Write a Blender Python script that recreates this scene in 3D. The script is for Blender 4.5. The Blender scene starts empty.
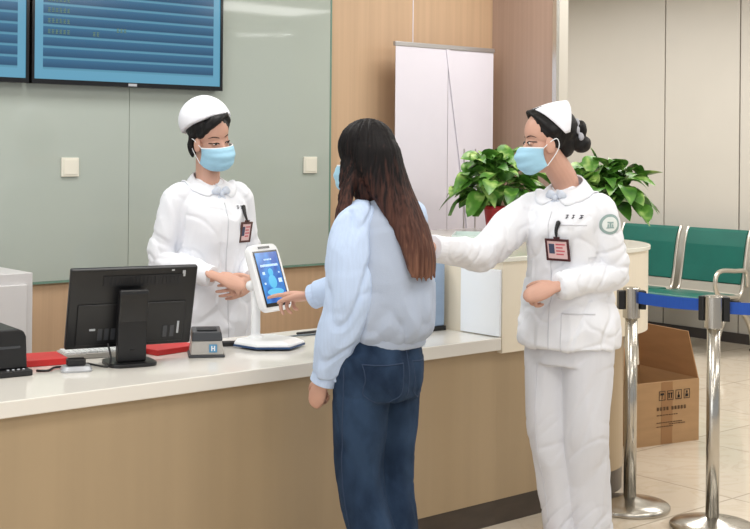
import bpy, bmesh, math, random
from mathutils import Vector, Matrix, noise
from mathutils.bvhtree import BVHTree

random.seed(7)
V = Vector
PI = math.pi
scene = bpy.context.scene
COL = scene.collection


# ------------------------------------------------------------------ materials
def lin(c):
    c = c / 255.0
    return c / 12.92 if c <= 0.04045 else ((c + 0.055) / 1.055) ** 2.4


def rgb(r, g, b):
    return (lin(r), lin(g), lin(b), 1.0)


def mat(name, col, rough=0.5, metal=0.0, var=0.0, vscale=(8, 8, 8), bump=0.0, bscale=(60, 60, 60), coat=0.0,
        emit=None, estr=0.0, spec=0.5, sheen=0.0, col2=None):
    m = bpy.data.materials.new(name)
    m.use_nodes = True
    nt = m.node_tree
    b = nt.nodes['Principled BSDF']
    c = rgb(*col)
    b.inputs['Base Color'].default_value = c
    b.inputs['Roughness'].default_value = rough
    b.inputs['Metallic'].default_value = metal
    b.inputs['Specular IOR Level'].default_value = spec
    b.inputs['Coat Weight'].default_value = coat
    b.inputs['Coat Roughness'].default_value = 0.06
    if sheen:
        b.inputs['Sheen Weight'].default_value = sheen
    if emit:
        b.inputs['Emission Color'].default_value = rgb(*emit)
        b.inputs['Emission Strength'].default_value = estr
    tc = nt.nodes.new('ShaderNodeTexCoord')

    def noise_node(scale):
        mp = nt.nodes.new('ShaderNodeMapping')
        mp.inputs['Scale'].default_value = scale
        nt.links.new(tc.outputs['Object'], mp.inputs['Vector'])
        n = nt.nodes.new('ShaderNodeTexNoise')
        n.inputs['Scale'].default_value = 1.0
        n.inputs['Detail'].default_value = 4.0
        nt.links.new(mp.outputs['Vector'], n.inputs['Vector'])
        return n
    if var > 0 or col2:
        n = noise_node(vscale)
        r = nt.nodes.new('ShaderNodeValToRGB')
        r.color_ramp.elements[0].position = 0.35
        r.color_ramp.elements[1].position = 0.65
        if col2:
            a, z = c, rgb(*col2)
        else:
            a = tuple(x * (1 - var) for x in c[:3]) + (1,)
            z = tuple(min(1, x * (1 + var)) for x in c[:3]) + (1,)
        r.color_ramp.elements[0].color = a
        r.color_ramp.elements[1].color = z
        nt.links.new(n.outputs['Fac'], r.inputs['Fac'])
        nt.links.new(r.outputs['Color'], b.inputs['Base Color'])
    if bump > 0:
        n = noise_node(bscale)
        bp = nt.nodes.new('ShaderNodeBump')
        bp.inputs['Strength'].default_value = bump
        bp.inputs['Distance'].default_value = 0.01
        nt.links.new(n.outputs['Fac'], bp.inputs['Height'])
        nt.links.new(bp.outputs['Normal'], b.inputs['Normal'])
    return m


M = {}
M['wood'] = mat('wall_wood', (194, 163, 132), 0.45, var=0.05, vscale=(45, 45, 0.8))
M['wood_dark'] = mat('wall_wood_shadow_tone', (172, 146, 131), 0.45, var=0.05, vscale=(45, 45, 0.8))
M['glass'] = mat('painted_glass', (172, 180, 172), 0.04, var=0.012, vscale=(1, 1, 1), spec=0.45)
M['glass_edge'] = mat('glass_edge_green', (110, 140, 126), 0.15)
M['cream_wall'] = mat('cream_panel', (202, 197, 187), 0.4, var=0.01, vscale=(3, 3, 3))
M['groove'] = mat('panel_groove', (96, 88, 80), 0.6)
M['steel_trim'] = mat('steel_trim', (205, 206, 204), 0.25, 0.9)
M['base_dark'] = mat('baseboard_dark', (62, 54, 48), 0.35)
M['ceil'] = mat('ceiling_white', (235, 235, 232), 0.8)
M['counter_wood'] = mat('counter_laminate', (172, 150, 119), 0.33, var=0.04, vscale=(9, 9, 0.5))
M['kick'] = mat('kickboard', (70, 60, 52), 0.3, var=0.15, vscale=(6, 6, 20))
M['slab'] = mat('solid_surface', (232, 228, 220), 0.16, var=0.01, vscale=(5, 5, 5), coat=0.2)
M['drum'] = mat('cream_laminate', (236, 226, 206), 0.3)
M['gloss_white'] = mat('gloss_white', (244, 249, 255), 0.06, coat=0.5)
M['drum_top'] = mat('cream_top', (232, 231, 220), 0.15, coat=0.3)
M['ledge'] = mat('pale_green_top', (206, 220, 216), 0.15, coat=0.3)
M['black'] = mat('black_plastic', (20, 20, 22), 0.38, var=0.08, vscale=(30, 30, 30))
M['black_gloss'] = mat('black_gloss', (14, 14, 16), 0.15)
M['black_dull'] = mat('black_dull', (28, 28, 30), 0.6)
M['grey_plastic'] = mat('grey_plastic', (178, 174, 168), 0.45, var=0.03, vscale=(40, 40, 40))
M['dark_grey'] = mat('dark_grey_plastic', (62, 64, 68), 0.4)
M['silver'] = mat('silver_plastic', (182, 185, 190), 0.3, 0.3)
M['white_plastic'] = mat('white_plastic', (238, 240, 242), 0.3)
M['blue_plastic'] = mat('blue_trim', (30, 66, 110), 0.35)
M['red_paper'] = mat('red_card', (200, 40, 40), 0.5, var=0.06)
M['paper'] = mat('white_paper', (235, 233, 230), 0.8)
M['cable'] = mat('cable_black', (24, 24, 26), 0.5)
M['cable_teal'] = mat('cable_grey', (88, 100, 108), 0.5)
M['plate'] = mat('switch_plate', (226, 222, 208), 0.4)
M['cab'] = mat('cabinet_grey', (206, 204, 204), 0.45)
M['banner'] = mat('banner_white', (222, 217, 227), 0.6, var=0.008)
M['alu'] = mat('aluminium', (188, 186, 186), 0.35, 0.8)
M['bluegrey'] = mat('blue_grey_card', (148, 170, 198), 0.5, var=0.05, vscale=(3, 3, 20))
M['chrome'] = mat('brushed_steel', (190, 186, 178), 0.22, 1.0)
M['chair_steel'] = mat('chair_metal', (205, 200, 190), 0.3, 0.85)
M['seat_metal'] = mat('perforated_seat_metal', (178, 172, 160), 0.5, 0.3)
M['green_pad'] = mat('green_vinyl', (14, 96, 84), 0.38, var=0.06, vscale=(6, 6, 6), bump=0.05)
M['belt'] = mat('blue_webbing', (24, 78, 172), 0.65, var=0.05, vscale=(200, 200, 20))
M['card'] = mat('cardboard', (172, 137, 98), 0.8, var=0.05, vscale=(5, 5, 30))
M['card_in'] = mat('cardboard_inner', (156, 118, 80), 0.85, var=0.05, vscale=(5, 5, 30))
M['card_print'] = mat('box_print', (92, 68, 46), 0.8)
M['card_black'] = mat('box_print_black', (36, 28, 22), 0.8)
M['tape'] = mat('parcel_tape', (150, 110, 70), 0.4)
M['soil'] = mat('soil', (58, 42, 30), 0.95, bump=0.6)
M['pot'] = mat('red_pot', (176, 30, 38), 0.35)
M['pot_w'] = mat('white_pot', (232, 230, 224), 0.35)
M['stem'] = mat('plant_stem', (92, 130, 62), 0.6)
M['teal_tag'] = mat('teal_tag', (120, 190, 180), 0.5)
M['skin'] = mat('skin', (203, 159, 140), 0.5, var=0.03, vscale=(14, 14, 14), spec=0.35)
M['skin'].node_tree.nodes['Principled BSDF'].inputs['Subsurface Weight'].default_value = 0.06
M['skin'].node_tree.nodes['Principled BSDF'].inputs['Subsurface Radius'].default_value = (0.02, 0.008, 0.004)
M['coat'] = mat('white_uniform', (232, 234, 240), 0.85, bump=0.12, bscale=(500, 500, 500), spec=0.2)
M['coat_seam'] = mat('uniform_seam', (204, 205, 212), 0.9)
M['cap'] = mat('white_cap', (232, 233, 240), 0.8)
M['trousers'] = mat('white_trousers', (216, 217, 223), 0.85, bump=0.12, bscale=(500, 500, 500), spec=0.2)
M['bow'] = mat('pale_blue_bow', (208, 216, 230), 0.7, var=0.05, vscale=(60, 60, 60))
M['mask'] = mat('blue_mask', (160, 204, 227), 0.85, var=0.03, vscale=(30, 30, 90))
M['mask_white'] = mat('mask_white', (236, 240, 244), 0.8)
M['lips'] = mat('lips', (186, 96, 92), 0.5)
M['hair'] = mat('black_hair', (14, 12, 13), 0.5, var=0.3, vscale=(120, 120, 10), spec=0.3)
M['net'] = mat('grey_net', (172, 174, 182), 0.6)
M['eye_w'] = mat('eye_white', (226, 220, 214), 0.25)
M['eye_d'] = mat('eye_dark', (30, 22, 20), 0.2)
M['brow'] = mat('brow_hair', (58, 42, 36), 0.8)
M['badge_frame'] = mat('badge_frame_maroon', (70, 26, 32), 0.35)
M['badge_brown'] = mat('badge_frame_brown', (86, 56, 50), 0.35)
M['badge_card'] = mat('badge_card', (222, 190, 190), 0.4)
M['badge_dark'] = mat('badge_photo', (60, 70, 96), 0.5)
M['badge_text'] = mat('badge_print_red', (196, 90, 100), 0.5)
M['ink'] = mat('embroidery', (62, 62, 72), 0.8)
M['emblem'] = mat('emblem_grey_green', (150, 172, 170), 0.8)
M['emblem_l'] = mat('emblem_pale', (226, 232, 230), 0.8)
M['shirt'] = mat('shirt_grey_blue', (170, 181, 200), 0.85, var=0.02, vscale=(10, 10, 10), bump=0.15, bscale=(300, 300, 300), spec=0.2)
M['sleeve'] = mat('shirt_light_blue', (190, 208, 236), 0.8, var=0.03, vscale=(130, 130, 6), bump=0.1, bscale=(300, 300, 300), spec=0.2)
M['denim'] = mat('denim', (22, 38, 60), 0.85, col2=(46, 66, 92), vscale=(9, 9, 6), bump=0.25, bscale=(400, 400, 150), spec=0.2)
M['denim_seam'] = mat('denim_seam', (46, 62, 88), 0.9)
M['shoe'] = mat('white_shoe', (236, 236, 236), 0.45)
M['shoe_dark'] = mat('dark_shoe', (60, 56, 58), 0.5)


def floor_material():
    m = bpy.data.materials.new('marble_tile')
    m.use_nodes = True
    nt = m.node_tree
    b = nt.nodes['Principled BSDF']
    b.inputs['Roughness'].default_value = 0.12
    tc = nt.nodes.new('ShaderNodeTexCoord')
    mp = nt.nodes.new('ShaderNodeMapping')
    nt.links.new(tc.outputs['Object'], mp.inputs['Vector'])
    br = nt.nodes.new('ShaderNodeTexBrick')
    br.offset = 0.0
    br.inputs['Scale'].default_value = 1.0
    br.inputs['Brick Width'].default_value = 0.8
    br.inputs['Row Height'].default_value = 0.8
    br.inputs['Mortar Size'].default_value = 0.004
    br.inputs['Color1'].default_value = rgb(214, 202, 184)
    br.inputs['Color2'].default_value = rgb(208, 196, 178)
    br.inputs['Mortar'].default_value = rgb(168, 158, 142)
    nt.links.new(mp.outputs['Vector'], br.inputs['Vector'])
    n = nt.nodes.new('ShaderNodeTexNoise')
    n.inputs['Scale'].default_value = 2.2
    n.inputs['Detail'].default_value = 7
    n.inputs['Distortion'].default_value = 2.2
    nt.links.new(mp.outputs['Vector'], n.inputs['Vector'])
    r = nt.nodes.new('ShaderNodeValToRGB')
    r.color_ramp.elements[0].position = 0.46
    r.color_ramp.elements[0].color = (1, 1, 1, 1)
    r.color_ramp.elements[1].position = 0.54
    r.color_ramp.elements[1].color = (1, 1, 1, 1)
    e = r.color_ramp.elements.new(0.5)
    e.color = (0.93, 0.91, 0.885, 1)
    nt.links.new(n.outputs['Fac'], r.inputs['Fac'])
    mx = nt.nodes.new('ShaderNodeMix')
    mx.data_type = 'RGBA'
    mx.blend_type = 'MULTIPLY'
    mx.inputs['Factor'].default_value = 1.0
    nt.links.new(br.outputs['Color'], mx.inputs['A'])
    nt.links.new(r.outputs['Color'], mx.inputs['B'])
    nt.links.new(mx.outputs['Result'], b.inputs['Base Color'])
    return m


M['floor'] = floor_material()


def hair_ombre():
    m = mat('dyed_hair', (30, 22, 20), 0.55, spec=0.15)
    nt = m.node_tree
    b = nt.nodes['Principled BSDF']
    tc = nt.nodes.new('ShaderNodeTexCoord')
    sp = nt.nodes.new('ShaderNodeSeparateXYZ')
    nt.links.new(tc.outputs['Object'], sp.inputs['Vector'])
    mr = nt.nodes.new('ShaderNodeMapRange')
    mr.inputs['To Min'].default_value = -0.32
    mr.inputs['To Max'].default_value = 0.68
    mr.inputs['From Min'].default_value = 1.06
    mr.inputs['From Max'].default_value = 1.56
    nt.links.new(sp.outputs['Z'], mr.inputs['Value'])
    mp = nt.nodes.new('ShaderNodeMapping')
    mp.inputs['Scale'].default_value = (110, 110, 5)
    nt.links.new(tc.outputs['Object'], mp.inputs['Vector'])
    n = nt.nodes.new('ShaderNodeTexNoise')
    n.inputs['Scale'].default_value = 1
    n.inputs['Detail'].default_value = 3
    nt.links.new(mp.outputs['Vector'], n.inputs['Vector'])
    ma = nt.nodes.new('ShaderNodeMath')
    ma.operation = 'MULTIPLY_ADD'
    ma.inputs[1].default_value = 1.1
    nt.links.new(n.outputs['Fac'], ma.inputs[0])
    nt.links.new(mr.outputs['Result'], ma.inputs[2])
    r = nt.nodes.new('ShaderNodeValToRGB')
    el = r.color_ramp.elements
    el[0].position = 0.2
    el[0].color = rgb(124, 88, 72)
    el[1].position = 1.02
    el[1].color = rgb(20, 17, 18)
    for p_, c_ in ((0.45, (88, 59, 49)), (0.75, (66, 42, 36)), (0.93, (38, 27, 26))):
        e = el.new(p_)
        e.color = rgb(*c_)
    nt.links.new(ma.outputs['Value'], r.inputs['Fac'])
    nt.links.new(r.outputs['Color'], b.inputs['Base Color'])
    return m


M['ombre'] = hair_ombre()


def leaf_material(name, a, b_, c):
    m = mat(name, a, 0.35)
    nt = m.node_tree
    b = nt.nodes['Principled BSDF']
    tc = nt.nodes.new('ShaderNodeTexCoord')
    n = nt.nodes.new('ShaderNodeTexNoise')
    n.inputs['Scale'].default_value = 13
    n.inputs['Detail'].default_value = 2
    nt.links.new(tc.outputs['Object'], n.inputs['Vector'])
    r = nt.nodes.new('ShaderNodeValToRGB')
    el = r.color_ramp.elements
    el[0].position = 0.3
    el[0].color = rgb(*a)
    el[1].position = 0.72
    el[1].color = rgb(*c)
    e = el.new(0.55)
    e.color = rgb(*b_)
    nt.links.new(n.outputs['Fac'], r.inputs['Fac'])
    nt.links.new(r.outputs['Color'], b.inputs['Base Color'])
    return m


M['leaf'] = leaf_material('pothos_leaf', (48, 92, 34), (84, 136, 48), (178, 206, 120))


def screen_rows_material(name, z0, dz, x0, x1, zb):
    """departure-board style screen: dark blue rows parted by pale lines inside a pale blue border"""
    m = bpy.data.materials.new(name)
    m.use_nodes = True
    nt = m.node_tree
    b = nt.nodes['Principled BSDF']
    b.inputs['Base Color'].default_value = (0.01, 0.012, 0.015, 1)
    b.inputs['Roughness'].default_value = 0.12
    tc = nt.nodes.new('ShaderNodeTexCoord')
    sp = nt.nodes.new('ShaderNodeSeparateXYZ')
    nt.links.new(tc.outputs['Object'], sp.inputs['Vector'])

    def math_(op, a, bb=None):
        k = nt.nodes.new('ShaderNodeMath')
        k.operation = op
        for i, q in enumerate((a, bb)):
            if q is None:
                continue
            if isinstance(q, (int, float)):
                k.inputs[i].default_value = q
            else:
                nt.links.new(q, k.inputs[i])
        return k.outputs[0]
    zz = math_('DIVIDE', math_('SUBTRACT', sp.outputs['Z'], z0), dz)
    fr = math_('FRACT', zz)
    r = nt.nodes.new('ShaderNodeValToRGB')
    el = r.color_ramp.elements
    el[0].position = 0.0
    el[0].color = rgb(104, 172, 200)
    el[1].position = 1.0
    el[1].color = rgb(70, 134, 170)
    for p_, c_ in ((0.16, (96, 164, 194)), (0.24, (36, 86, 124)), (0.9, (56, 116, 156))):
        e = el.new(p_)
        e.color = rgb(*c_)
    nt.links.new(fr, r.inputs['Fac'])
    inx = math_('MULTIPLY', math_('GREATER_THAN', sp.outputs['X'], x0), math_('LESS_THAN', sp.outputs['X'], x1))
    inn = math_('MULTIPLY', inx, math_('GREATER_THAN', sp.outputs['Z'], zb))
    mx = nt.nodes.new('ShaderNodeMix')
    mx.data_type = 'RGBA'
    nt.links.new(inn, mx.inputs['Factor'])
    mx.inputs['A'].default_value = rgb(112, 182, 214)
    nt.links.new(r.outputs['Color'], mx.inputs['B'])
    nt.links.new(mx.outputs['Result'], b.inputs['Emission Color'])
    b.inputs['Emission Strength'].default_value = 0.85
    return m


# ------------------------------------------------------------------ mesh helpers
def finish(name, me, m, parent=None, smooth=False, solid=0.0, bevel=0.0):
    o = bpy.data.objects.new(name, me)
    COL.objects.link(o)
    if m is not None:
        me.materials.clear()
        me.materials.append(m)
    if smooth:
        for p in me.polygons:
            p.use_smooth = True
    if parent is not None:
        o.parent = parent
    if solid:
        s = o.modifiers.new('solid', 'SOLIDIFY')
        s.thickness = solid
        s.offset = 0
    if bevel:
        s = o.modifiers.new('bevel', 'BEVEL')
        s.width = bevel
        s.segments = 3
        s.limit_method = 'ANGLE'
        s.angle_limit = math.radians(40)
    return o


def obj(name, bm, m, parent=None, smooth=False, solid=0.0, bevel=0.0):
    me = bpy.data.meshes.new(name)
    bmesh.ops.recalc_face_normals(bm, faces=bm.faces[:])
    bm.to_mesh(me)
    bm.free()
    return finish(name, me, m, parent, smooth, solid, bevel)


def tag(o, label, cat, group=None):
    o['label'] = label
    o['category'] = cat
    if group:
        o['group'] = group
    return o


def thing(name, label, cat, loc=(0, 0, 0), rotz=0.0, group=None):
    o = bpy.data.objects.new(name, None)
    COL.objects.link(o)
    o.empty_display_size = 0.1
    o.location = loc
    o.rotation_euler = (0, 0, rotz)
    return tag(o, label, cat, group)


def struct(name, bm, m, bevel=0.0):
    o = obj(name, bm, m, bevel=bevel)
    o['kind'] = 'structure'
    return o


def box(bm, x0, x1, y0, y1, z0, z1, mx=None):
    vs = [bm.verts.new(V((x, y, z))) for z in (z0, z1) for y in (y0, y1) for x in (x0, x1)]
    for f in ((0, 2, 3, 1), (4, 5, 7, 6), (0, 1, 5, 4), (2, 6, 7, 3), (0, 4, 6, 2), (1, 3, 7, 5)):
        bm.faces.new([vs[i] for i in f])
    if mx is not None:
        for v in vs:
            v.co = mx @ v.co
    return vs


def B(*a, mx=None):
    bm = bmesh.new()
    box(bm, *a, mx=mx)
    return bm


def loft(bm, rings, cap=True, closed=True):
    vr = [[bm.verts.new(p) for p in r] for r in rings]
    n = len(vr[0])
    for a, b in zip(vr[:-1], vr[1:]):
        for i in range(n if closed else n - 1):
            j = (i + 1) % n
            bm.faces.new((a[i], a[j], b[j], b[i]))
    if cap and closed:
        bm.faces.new(vr[0][::-1])
        bm.faces.new(vr[-1])
    return vr


def prism(bm, poly, z0, z1):
    return loft(bm, [[V((x, y, z0)) for x, y in poly], [V((x, y, z1)) for x, y in poly]])


def lathe(bm, prof, seg=40, c=(0, 0, 0)):
    c = V(c)
    rings = [[c + V((r * math.cos(2 * PI * i / seg), r * math.sin(2 * PI * i / seg), z)) for i in range(seg)] for r, z in prof]
    return loft(bm, rings)


def cat_rom(rows, res):
    """Catmull-Rom through tuples of numbers"""
    out = []
    n = len(rows)
    for i in range(n - 1):
        p0 = rows[max(i - 1, 0)]
        p1, p2 = rows[i], rows[i + 1]
        p3 = rows[min(i + 2, n - 1)]
        for k in range(res):
            t = k / res
            out.append(tuple(0.5 * ((2 * b) + (-a + c) * t + (2 * a - 5 * b + 4 * c - d) * t * t + (-a + 3 * b - 3 * c + d) * t ** 3)
                             for a, b, c, d in zip(p0, p1, p2, p3)))
    out.append(tuple(rows[-1]))
    return out


def limb(bm, pts, radii, seg=16, res=5, round_ends=True, flat=None, flat_k=1.0):
    """tapered tube through pts; flat = direction in which the section is squeezed by flat_k"""
    rows = cat_rom([tuple(p) + (r,) for p, r in zip(pts, radii)], res)
    P = [V(r[:3]) for r in rows]
    R = [max(r[3], 1e-4) for r in rows]
    T = []
    for i in range(len(P)):
        a, b = P[max(i - 1, 0)], P[min(i + 1, len(P) - 1)]
        T.append((b - a).normalized())
    up = V(flat) if flat is not None else (V((0, 0, 1)) if abs(T[0].z) < 0.8 else V((1, 0, 0)))
    u = (up - T[0] * up.dot(T[0])).normalized()
    rings = []

    def mk(c, u, t, r):
        w = t.cross(u)
        return [c + (u * math.cos(2 * PI * k / seg) * flat_k + w * math.sin(2 * PI * k / seg)) * r for k in range(seg)]
    U = []
    for t in T:
        u = (u - t * u.dot(t)).normalized()
        U.append(u)
    if round_ends:
        for a in (80, 50, 22):
            a = math.radians(a)
            rings.append(mk(P[0] - T[0] * R[0] * math.sin(a), U[0], T[0], R[0] * math.cos(a)))
    for c, uu, t, r in zip(P, U, T, R):
        rings.append(mk(c, uu, t, r))
    if round_ends:
        for a in (22, 50, 80):
            a = math.radians(a)
            rings.append(mk(P[-1] + T[-1] * R[-1] * math.sin(a), U[-1], T[-1], R[-1] * math.cos(a)))
    loft(bm, rings)


def tube(pts, r, seg=10, res=5, radii=None):
    bm = bmesh.new()
    limb(bm, [V(p) for p in pts], radii or [r] * len(pts), seg=seg, res=res, round_ends=True)
    return bm


def ellipsoid(bm, c, r, mx=None, u=28, v=18):
    mt = Matrix.Translation(V(c)) @ Matrix.Diagonal((r[0], r[1], r[2], 1))
    if mx is not None:
        mt = mx @ mt
    return bmesh.ops.create_uvsphere(bm, u_segments=u, v_segments=v, radius=1.0, matrix=mt)


def super_ring(cx, cy, z, rx, rf, rb, n=2.3, seg=40):
    out = []
    for k in range(seg):
        a = 2 * PI * k / seg
        c, s = math.cos(a), math.sin(a)
        x = math.copysign(abs(c) ** (2 / n), c) * rx
        y = math.copysign(abs(s) ** (2 / n), s)
        y *= rf if s >= 0 else rb
        out.append(V((cx + x, cy + y, z)))
    return out


def torso(bm, rows, n=2.3, res=5, seg=40):
    """rows: z, cx, cy, half width, front depth, back depth"""
    loft(bm, [super_ring(r[1], r[2], r[0], r[3], r[4], r[5], n, seg) for r in cat_rom(rows, res)])


def remesh(bm, vox, smooth=3, factor=0.5):
    me = bpy.data.meshes.new('tmp')
    bmesh.ops.recalc_face_normals(bm, faces=bm.faces[:])
    bm.to_mesh(me)
    bm.free()
    o = bpy.data.objects.new('tmp', me)
    COL.objects.link(o)
    r = o.modifiers.new('r', 'REMESH')
    r.mode = 'VOXEL'
    r.voxel_size = vox
    if smooth:
        s = o.modifiers.new('s', 'SMOOTH')
        s.iterations = smooth
        s.factor = factor
    dg = bpy.context.evaluated_depsgraph_get()
    out = bpy.data.meshes.new_from_object(o.evaluated_get(dg))
    bpy.data.objects.remove(o)
    bpy.data.meshes.remove(me)
    return out


def displace(me, fn):
    vs = me.vertices
    new = [v.co + v.normal * fn(v.co) for v in vs]
    for v, c in zip(vs, new):
        v.co = c
    me.update()


def ridge(p, sc, seed=0.0):
    """sharp fold pattern in -1..1"""
    q = V((p.x * sc[0] + seed, p.y * sc[1] + seed * 1.7, p.z * sc[2] - seed))
    return 1.0 - 2.2 * abs(noise.noise(q))


def soft(p, sc, seed=0.0):
    return noise.noise(V((p.x * sc[0] + seed, p.y * sc[1] + seed * 1.7, p.z * sc[2] - seed)))


def crease(p, sc, seed=0.0, width=0.10):
    """a few thin sharp lines, 0..1"""
    q = V((p.x * sc[0] + seed, p.y * sc[1] + seed * 1.7, p.z * sc[2] - seed))
    return max(0.0, 1.0 - abs(noise.noise(q)) / width)


def bvh_of(me):
    return BVHTree.FromPolygons([v.co.copy() for v in me.vertices], [tuple(p.vertices) for p in me.polygons])


def hit(bvh, o, d, off=0.0, fallback=None):
    h = bvh.ray_cast(V(o), V(d).normalized())
    if h[0] is None:
        return fallback
    n = h[1]
    if n.dot(V(d)) > 0:
        n = -n
    return h[0] + n * off


def patch(bm, bvh, o, d, u, v, w, h, off=0.003, nu=8, nv=8, shape=None):
    """a sheet w x h laid on the surface found along d from o (u, v: its axes)"""
    u, v, d = V(u).normalized(), V(v).normalized(), V(d).normalized()
    g = []
    for j in range(nv + 1):
        row = []
        for i in range(nu + 1):
            a, b = i / nu - 0.5, j / nv - 0.5
            if shape:
                a, b = shape(a, b)
            q = V(o) + u * a * w + v * b * h
            p = hit(bvh, q, d, off)
            row.append(bm.verts.new(p if p is not None else q + d * 0.1))
        g.append(row)
    for j in range(nv):
        for i in range(nu):
            bm.faces.new((g[j][i], g[j][i + 1], g[j + 1][i + 1], g[j + 1][i]))


def disc_shape(a, b):
    # square to disc
    x, y = 2 * a, 2 * b
    return (0.5 * x * math.sqrt(max(0, 1 - y * y / 2)), 0.5 * y * math.sqrt(max(0, 1 - x * x / 2)))


def rot(ax, deg):
    return Matrix.Rotation(math.radians(deg), 4, ax)


def T(x, y, z):
    return Matrix.Translation(V((x, y, z)))


# ------------------------------------------------------------------ camera and light
cam = bpy.data.cameras.new('camera')
cam.sensor_width = 36
cam.lens = 1286 / 750 * 36
cam.shift_y = -(264.5 - 148) / 750
cam.clip_end = 100
co = bpy.data.objects.new('camera', cam)
COL.objects.link(co)
YAW = math.atan2(0.6514, 0.7587)
co.matrix_world = T(0, 0, 1.5) @ Matrix.Rotation(-YAW, 4, 'Z') @ Matrix.Rotation(PI / 2, 4, 'X') @ Matrix.Rotation(0.0087, 4, 'Z')
scene.camera = co

w = bpy.data.worlds.new('hall_daylight')
scene.world = w
w.use_nodes = True
w.node_tree.nodes['Background'].inputs['Color'].default_value = (0.93, 0.96, 1.0, 1)
w.node_tree.nodes['Background'].inputs['Strength'].default_value = 0.62


def area(name, loc, sx, sy, power, col=(1, 0.985, 0.965)):
    l = bpy.data.lights.new(name, 'AREA')
    l.shape = 'RECTANGLE'
    l.size = sx
    l.size_y = sy
    l.energy = power
    l.color = col
    o = bpy.data.objects.new(name, l)
    COL.objects.link(o)
    o.location = loc
    return o


for lx in (0.2, 2.6, 5.0, 7.4):
    for ly in (0.2, 2.3, 4.3):
        area('ceiling_lamp', (lx, ly, 2.86), 1.3, 0.7, 26)
area('ceiling_lamp', (6.9, 5.9, 2.86), 1.3, 0.7, 54)  # unseen extra lamp, added to brighten the far cream wall
area('ceiling_lamp', (7.0, 7.6, 2.86), 1.3, 0.7, 44)  # second added lamp, lifts the dim far end
side_fill = area('left_fill_light', (-2.6, 1.6, 1.7), 2.2, 3.6, 62, (0.93, 0.965, 1.0))  # soft cool fill added from the left to brighten left-facing sides, no modelled window
side_fill.rotation_euler = (0, math.radians(-90), math.radians(14))
strip = area('ceiling_lamp', (9.22, -1.9, 2.85), 1.1, 0.055, 9)
strip.rotation_euler = (0, 0, math.radians(46))
scene.view_settings.view_transform = 'Standard'
scene.view_settings.look = 'None'
scene.view_settings.gamma = 1
scene.view_settings.exposure = -0.26

# ------------------------------------------------------------------ the setting
YB = 5.3          # wall behind the desk
struct('floor', B(-4, 10.5, -4, 9.2, -0.05, 0), M['floor'])
struct('ceiling', B(-4, 10.5, -4, 9.2, 2.9, 2.95), M['ceil'])
struct('wall_back', B(-1.0, 5.454, YB, YB + 0.12, 0, 2.9), M['wood'])
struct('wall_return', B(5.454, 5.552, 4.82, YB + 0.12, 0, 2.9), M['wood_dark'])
bm = bmesh.new()
box(bm, 5.452, 5.554, 4.803, 4.82, 0, 2.9)
struct('trim_1', bm, M['cream_wall'])
bm = bmesh.new()
box(bm, 5.446, 5.470, 4.795, 4.824, 0, 2.9)
struct('trim_2', bm, M['steel_trim'])
# glass cladding in two sheets with a hairline joint
gx = 3.03
for n_, (a, b) in (('wall_glass', (-1.0, gx - 0.0015)), ('wall_glass.001', (gx + 0.0015, 4.222))):
    struct(n_, B(a, b, YB - 0.014, YB - 0.001, 0.895, 2.9), M['glass'])
struct('trim_3', B(4.2225, 4.232, YB - 0.016, YB - 0.0005, 0.895, 2.9), M['glass_edge'])
struct('trim_4', B(-1.0, 4.232, YB - 0.018, YB - 0.0005, 0.884, 0.8945), M['glass_edge'])
struct('trim_5', B(4.818, 4.8235, YB - 0.002, YB, 0, 2.9), M['banner'])
# far cream wall
XR = 8.7
seams = [4.45, 5.764, 6.476, 7.9, 9.2]
lo = -1.0
for i, s in enumerate(seams):
    nm = 'wall_right' if i == 0 else 'wall_right.%03d' % i
    struct(nm, B(XR, XR + 0.1, lo + 0.006, s - 0.006, 0, 2.9), M['cream_wall'])
    lo = s
struct('wall_right_backing', B(XR + 0.02, XR + 0.12, -1, 9.2, 0, 2.9), M['groove'])
struct('wall_far', B(5.5, 9, 9.1, 9.2, 0, 2.9), M['cream_wall'])
struct('baseboard_right', B(XR - 0.012, XR, -1, 9.1, 0, 0.08), M['base_dark'])

# ------------------------------------------------------------------ wall screens
def wall_screen(xr, label, marks):
    t = thing('wall_display', label, 'screen', (xr - 0.482, YB - 0.075, 1.770), 0, 'display screens on the glass wall')
    W_, H_ = 0.497, 0.575
    bm = bmesh.new()
    fr = 0.012
    box(bm, -W_, W_, 0.012, 0.058, 0, H_)
    box(bm, -W_, -W_ + fr, 0, 0.012, 0, H_)
    box(bm, W_ - fr, W_, 0, 0.012, 0, H_)
    box(bm, -W_ + fr, W_ - fr, 0, 0.012, 0, 0.021)
    box(bm, -W_ + fr, W_ - fr, 0, 0.012, H_ - fr, H_)
    obj('frame', bm, M['black_gloss'], t)
    sm = screen_rows_material('display_rows', 0.064, 0.0475, -W_ + 0.055, W_ - 0.05, 0.064)
    obj('screen_panel', B(-W_ + fr, W_ - fr, 0.008, 0.012, 0.021, H_ - fr), sm, t)
    obj('maker_plate', B(-0.022, 0.022, -0.003, 0.0, 0.004, 0.016), M['silver'], t)
    bm = bmesh.new()
    box(bm, -0.1, 0.1, 0.058, 0.061, 0.15, 0.4)
    obj('wall_bracket', bm, M['black_dull'], t)
    for x0, k, row in marks:
        bm = bmesh.new()
        z = 0.064 + row * 0.0475 + 0.017
        x = x0
        for _ in range(k):
            for q in range(3):
                box(bm, x, x + 0.012, 0.0065, 0.0078, z + q * 0.0075, z + q * 0.0075 + 0.003)
            box(bm, x + 0.004, x + 0.0065, 0.0065, 0.0078, z, z + 0.018)
            x += 0.0185
        obj('row_text', bm, mt_rowtext, t)


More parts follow.
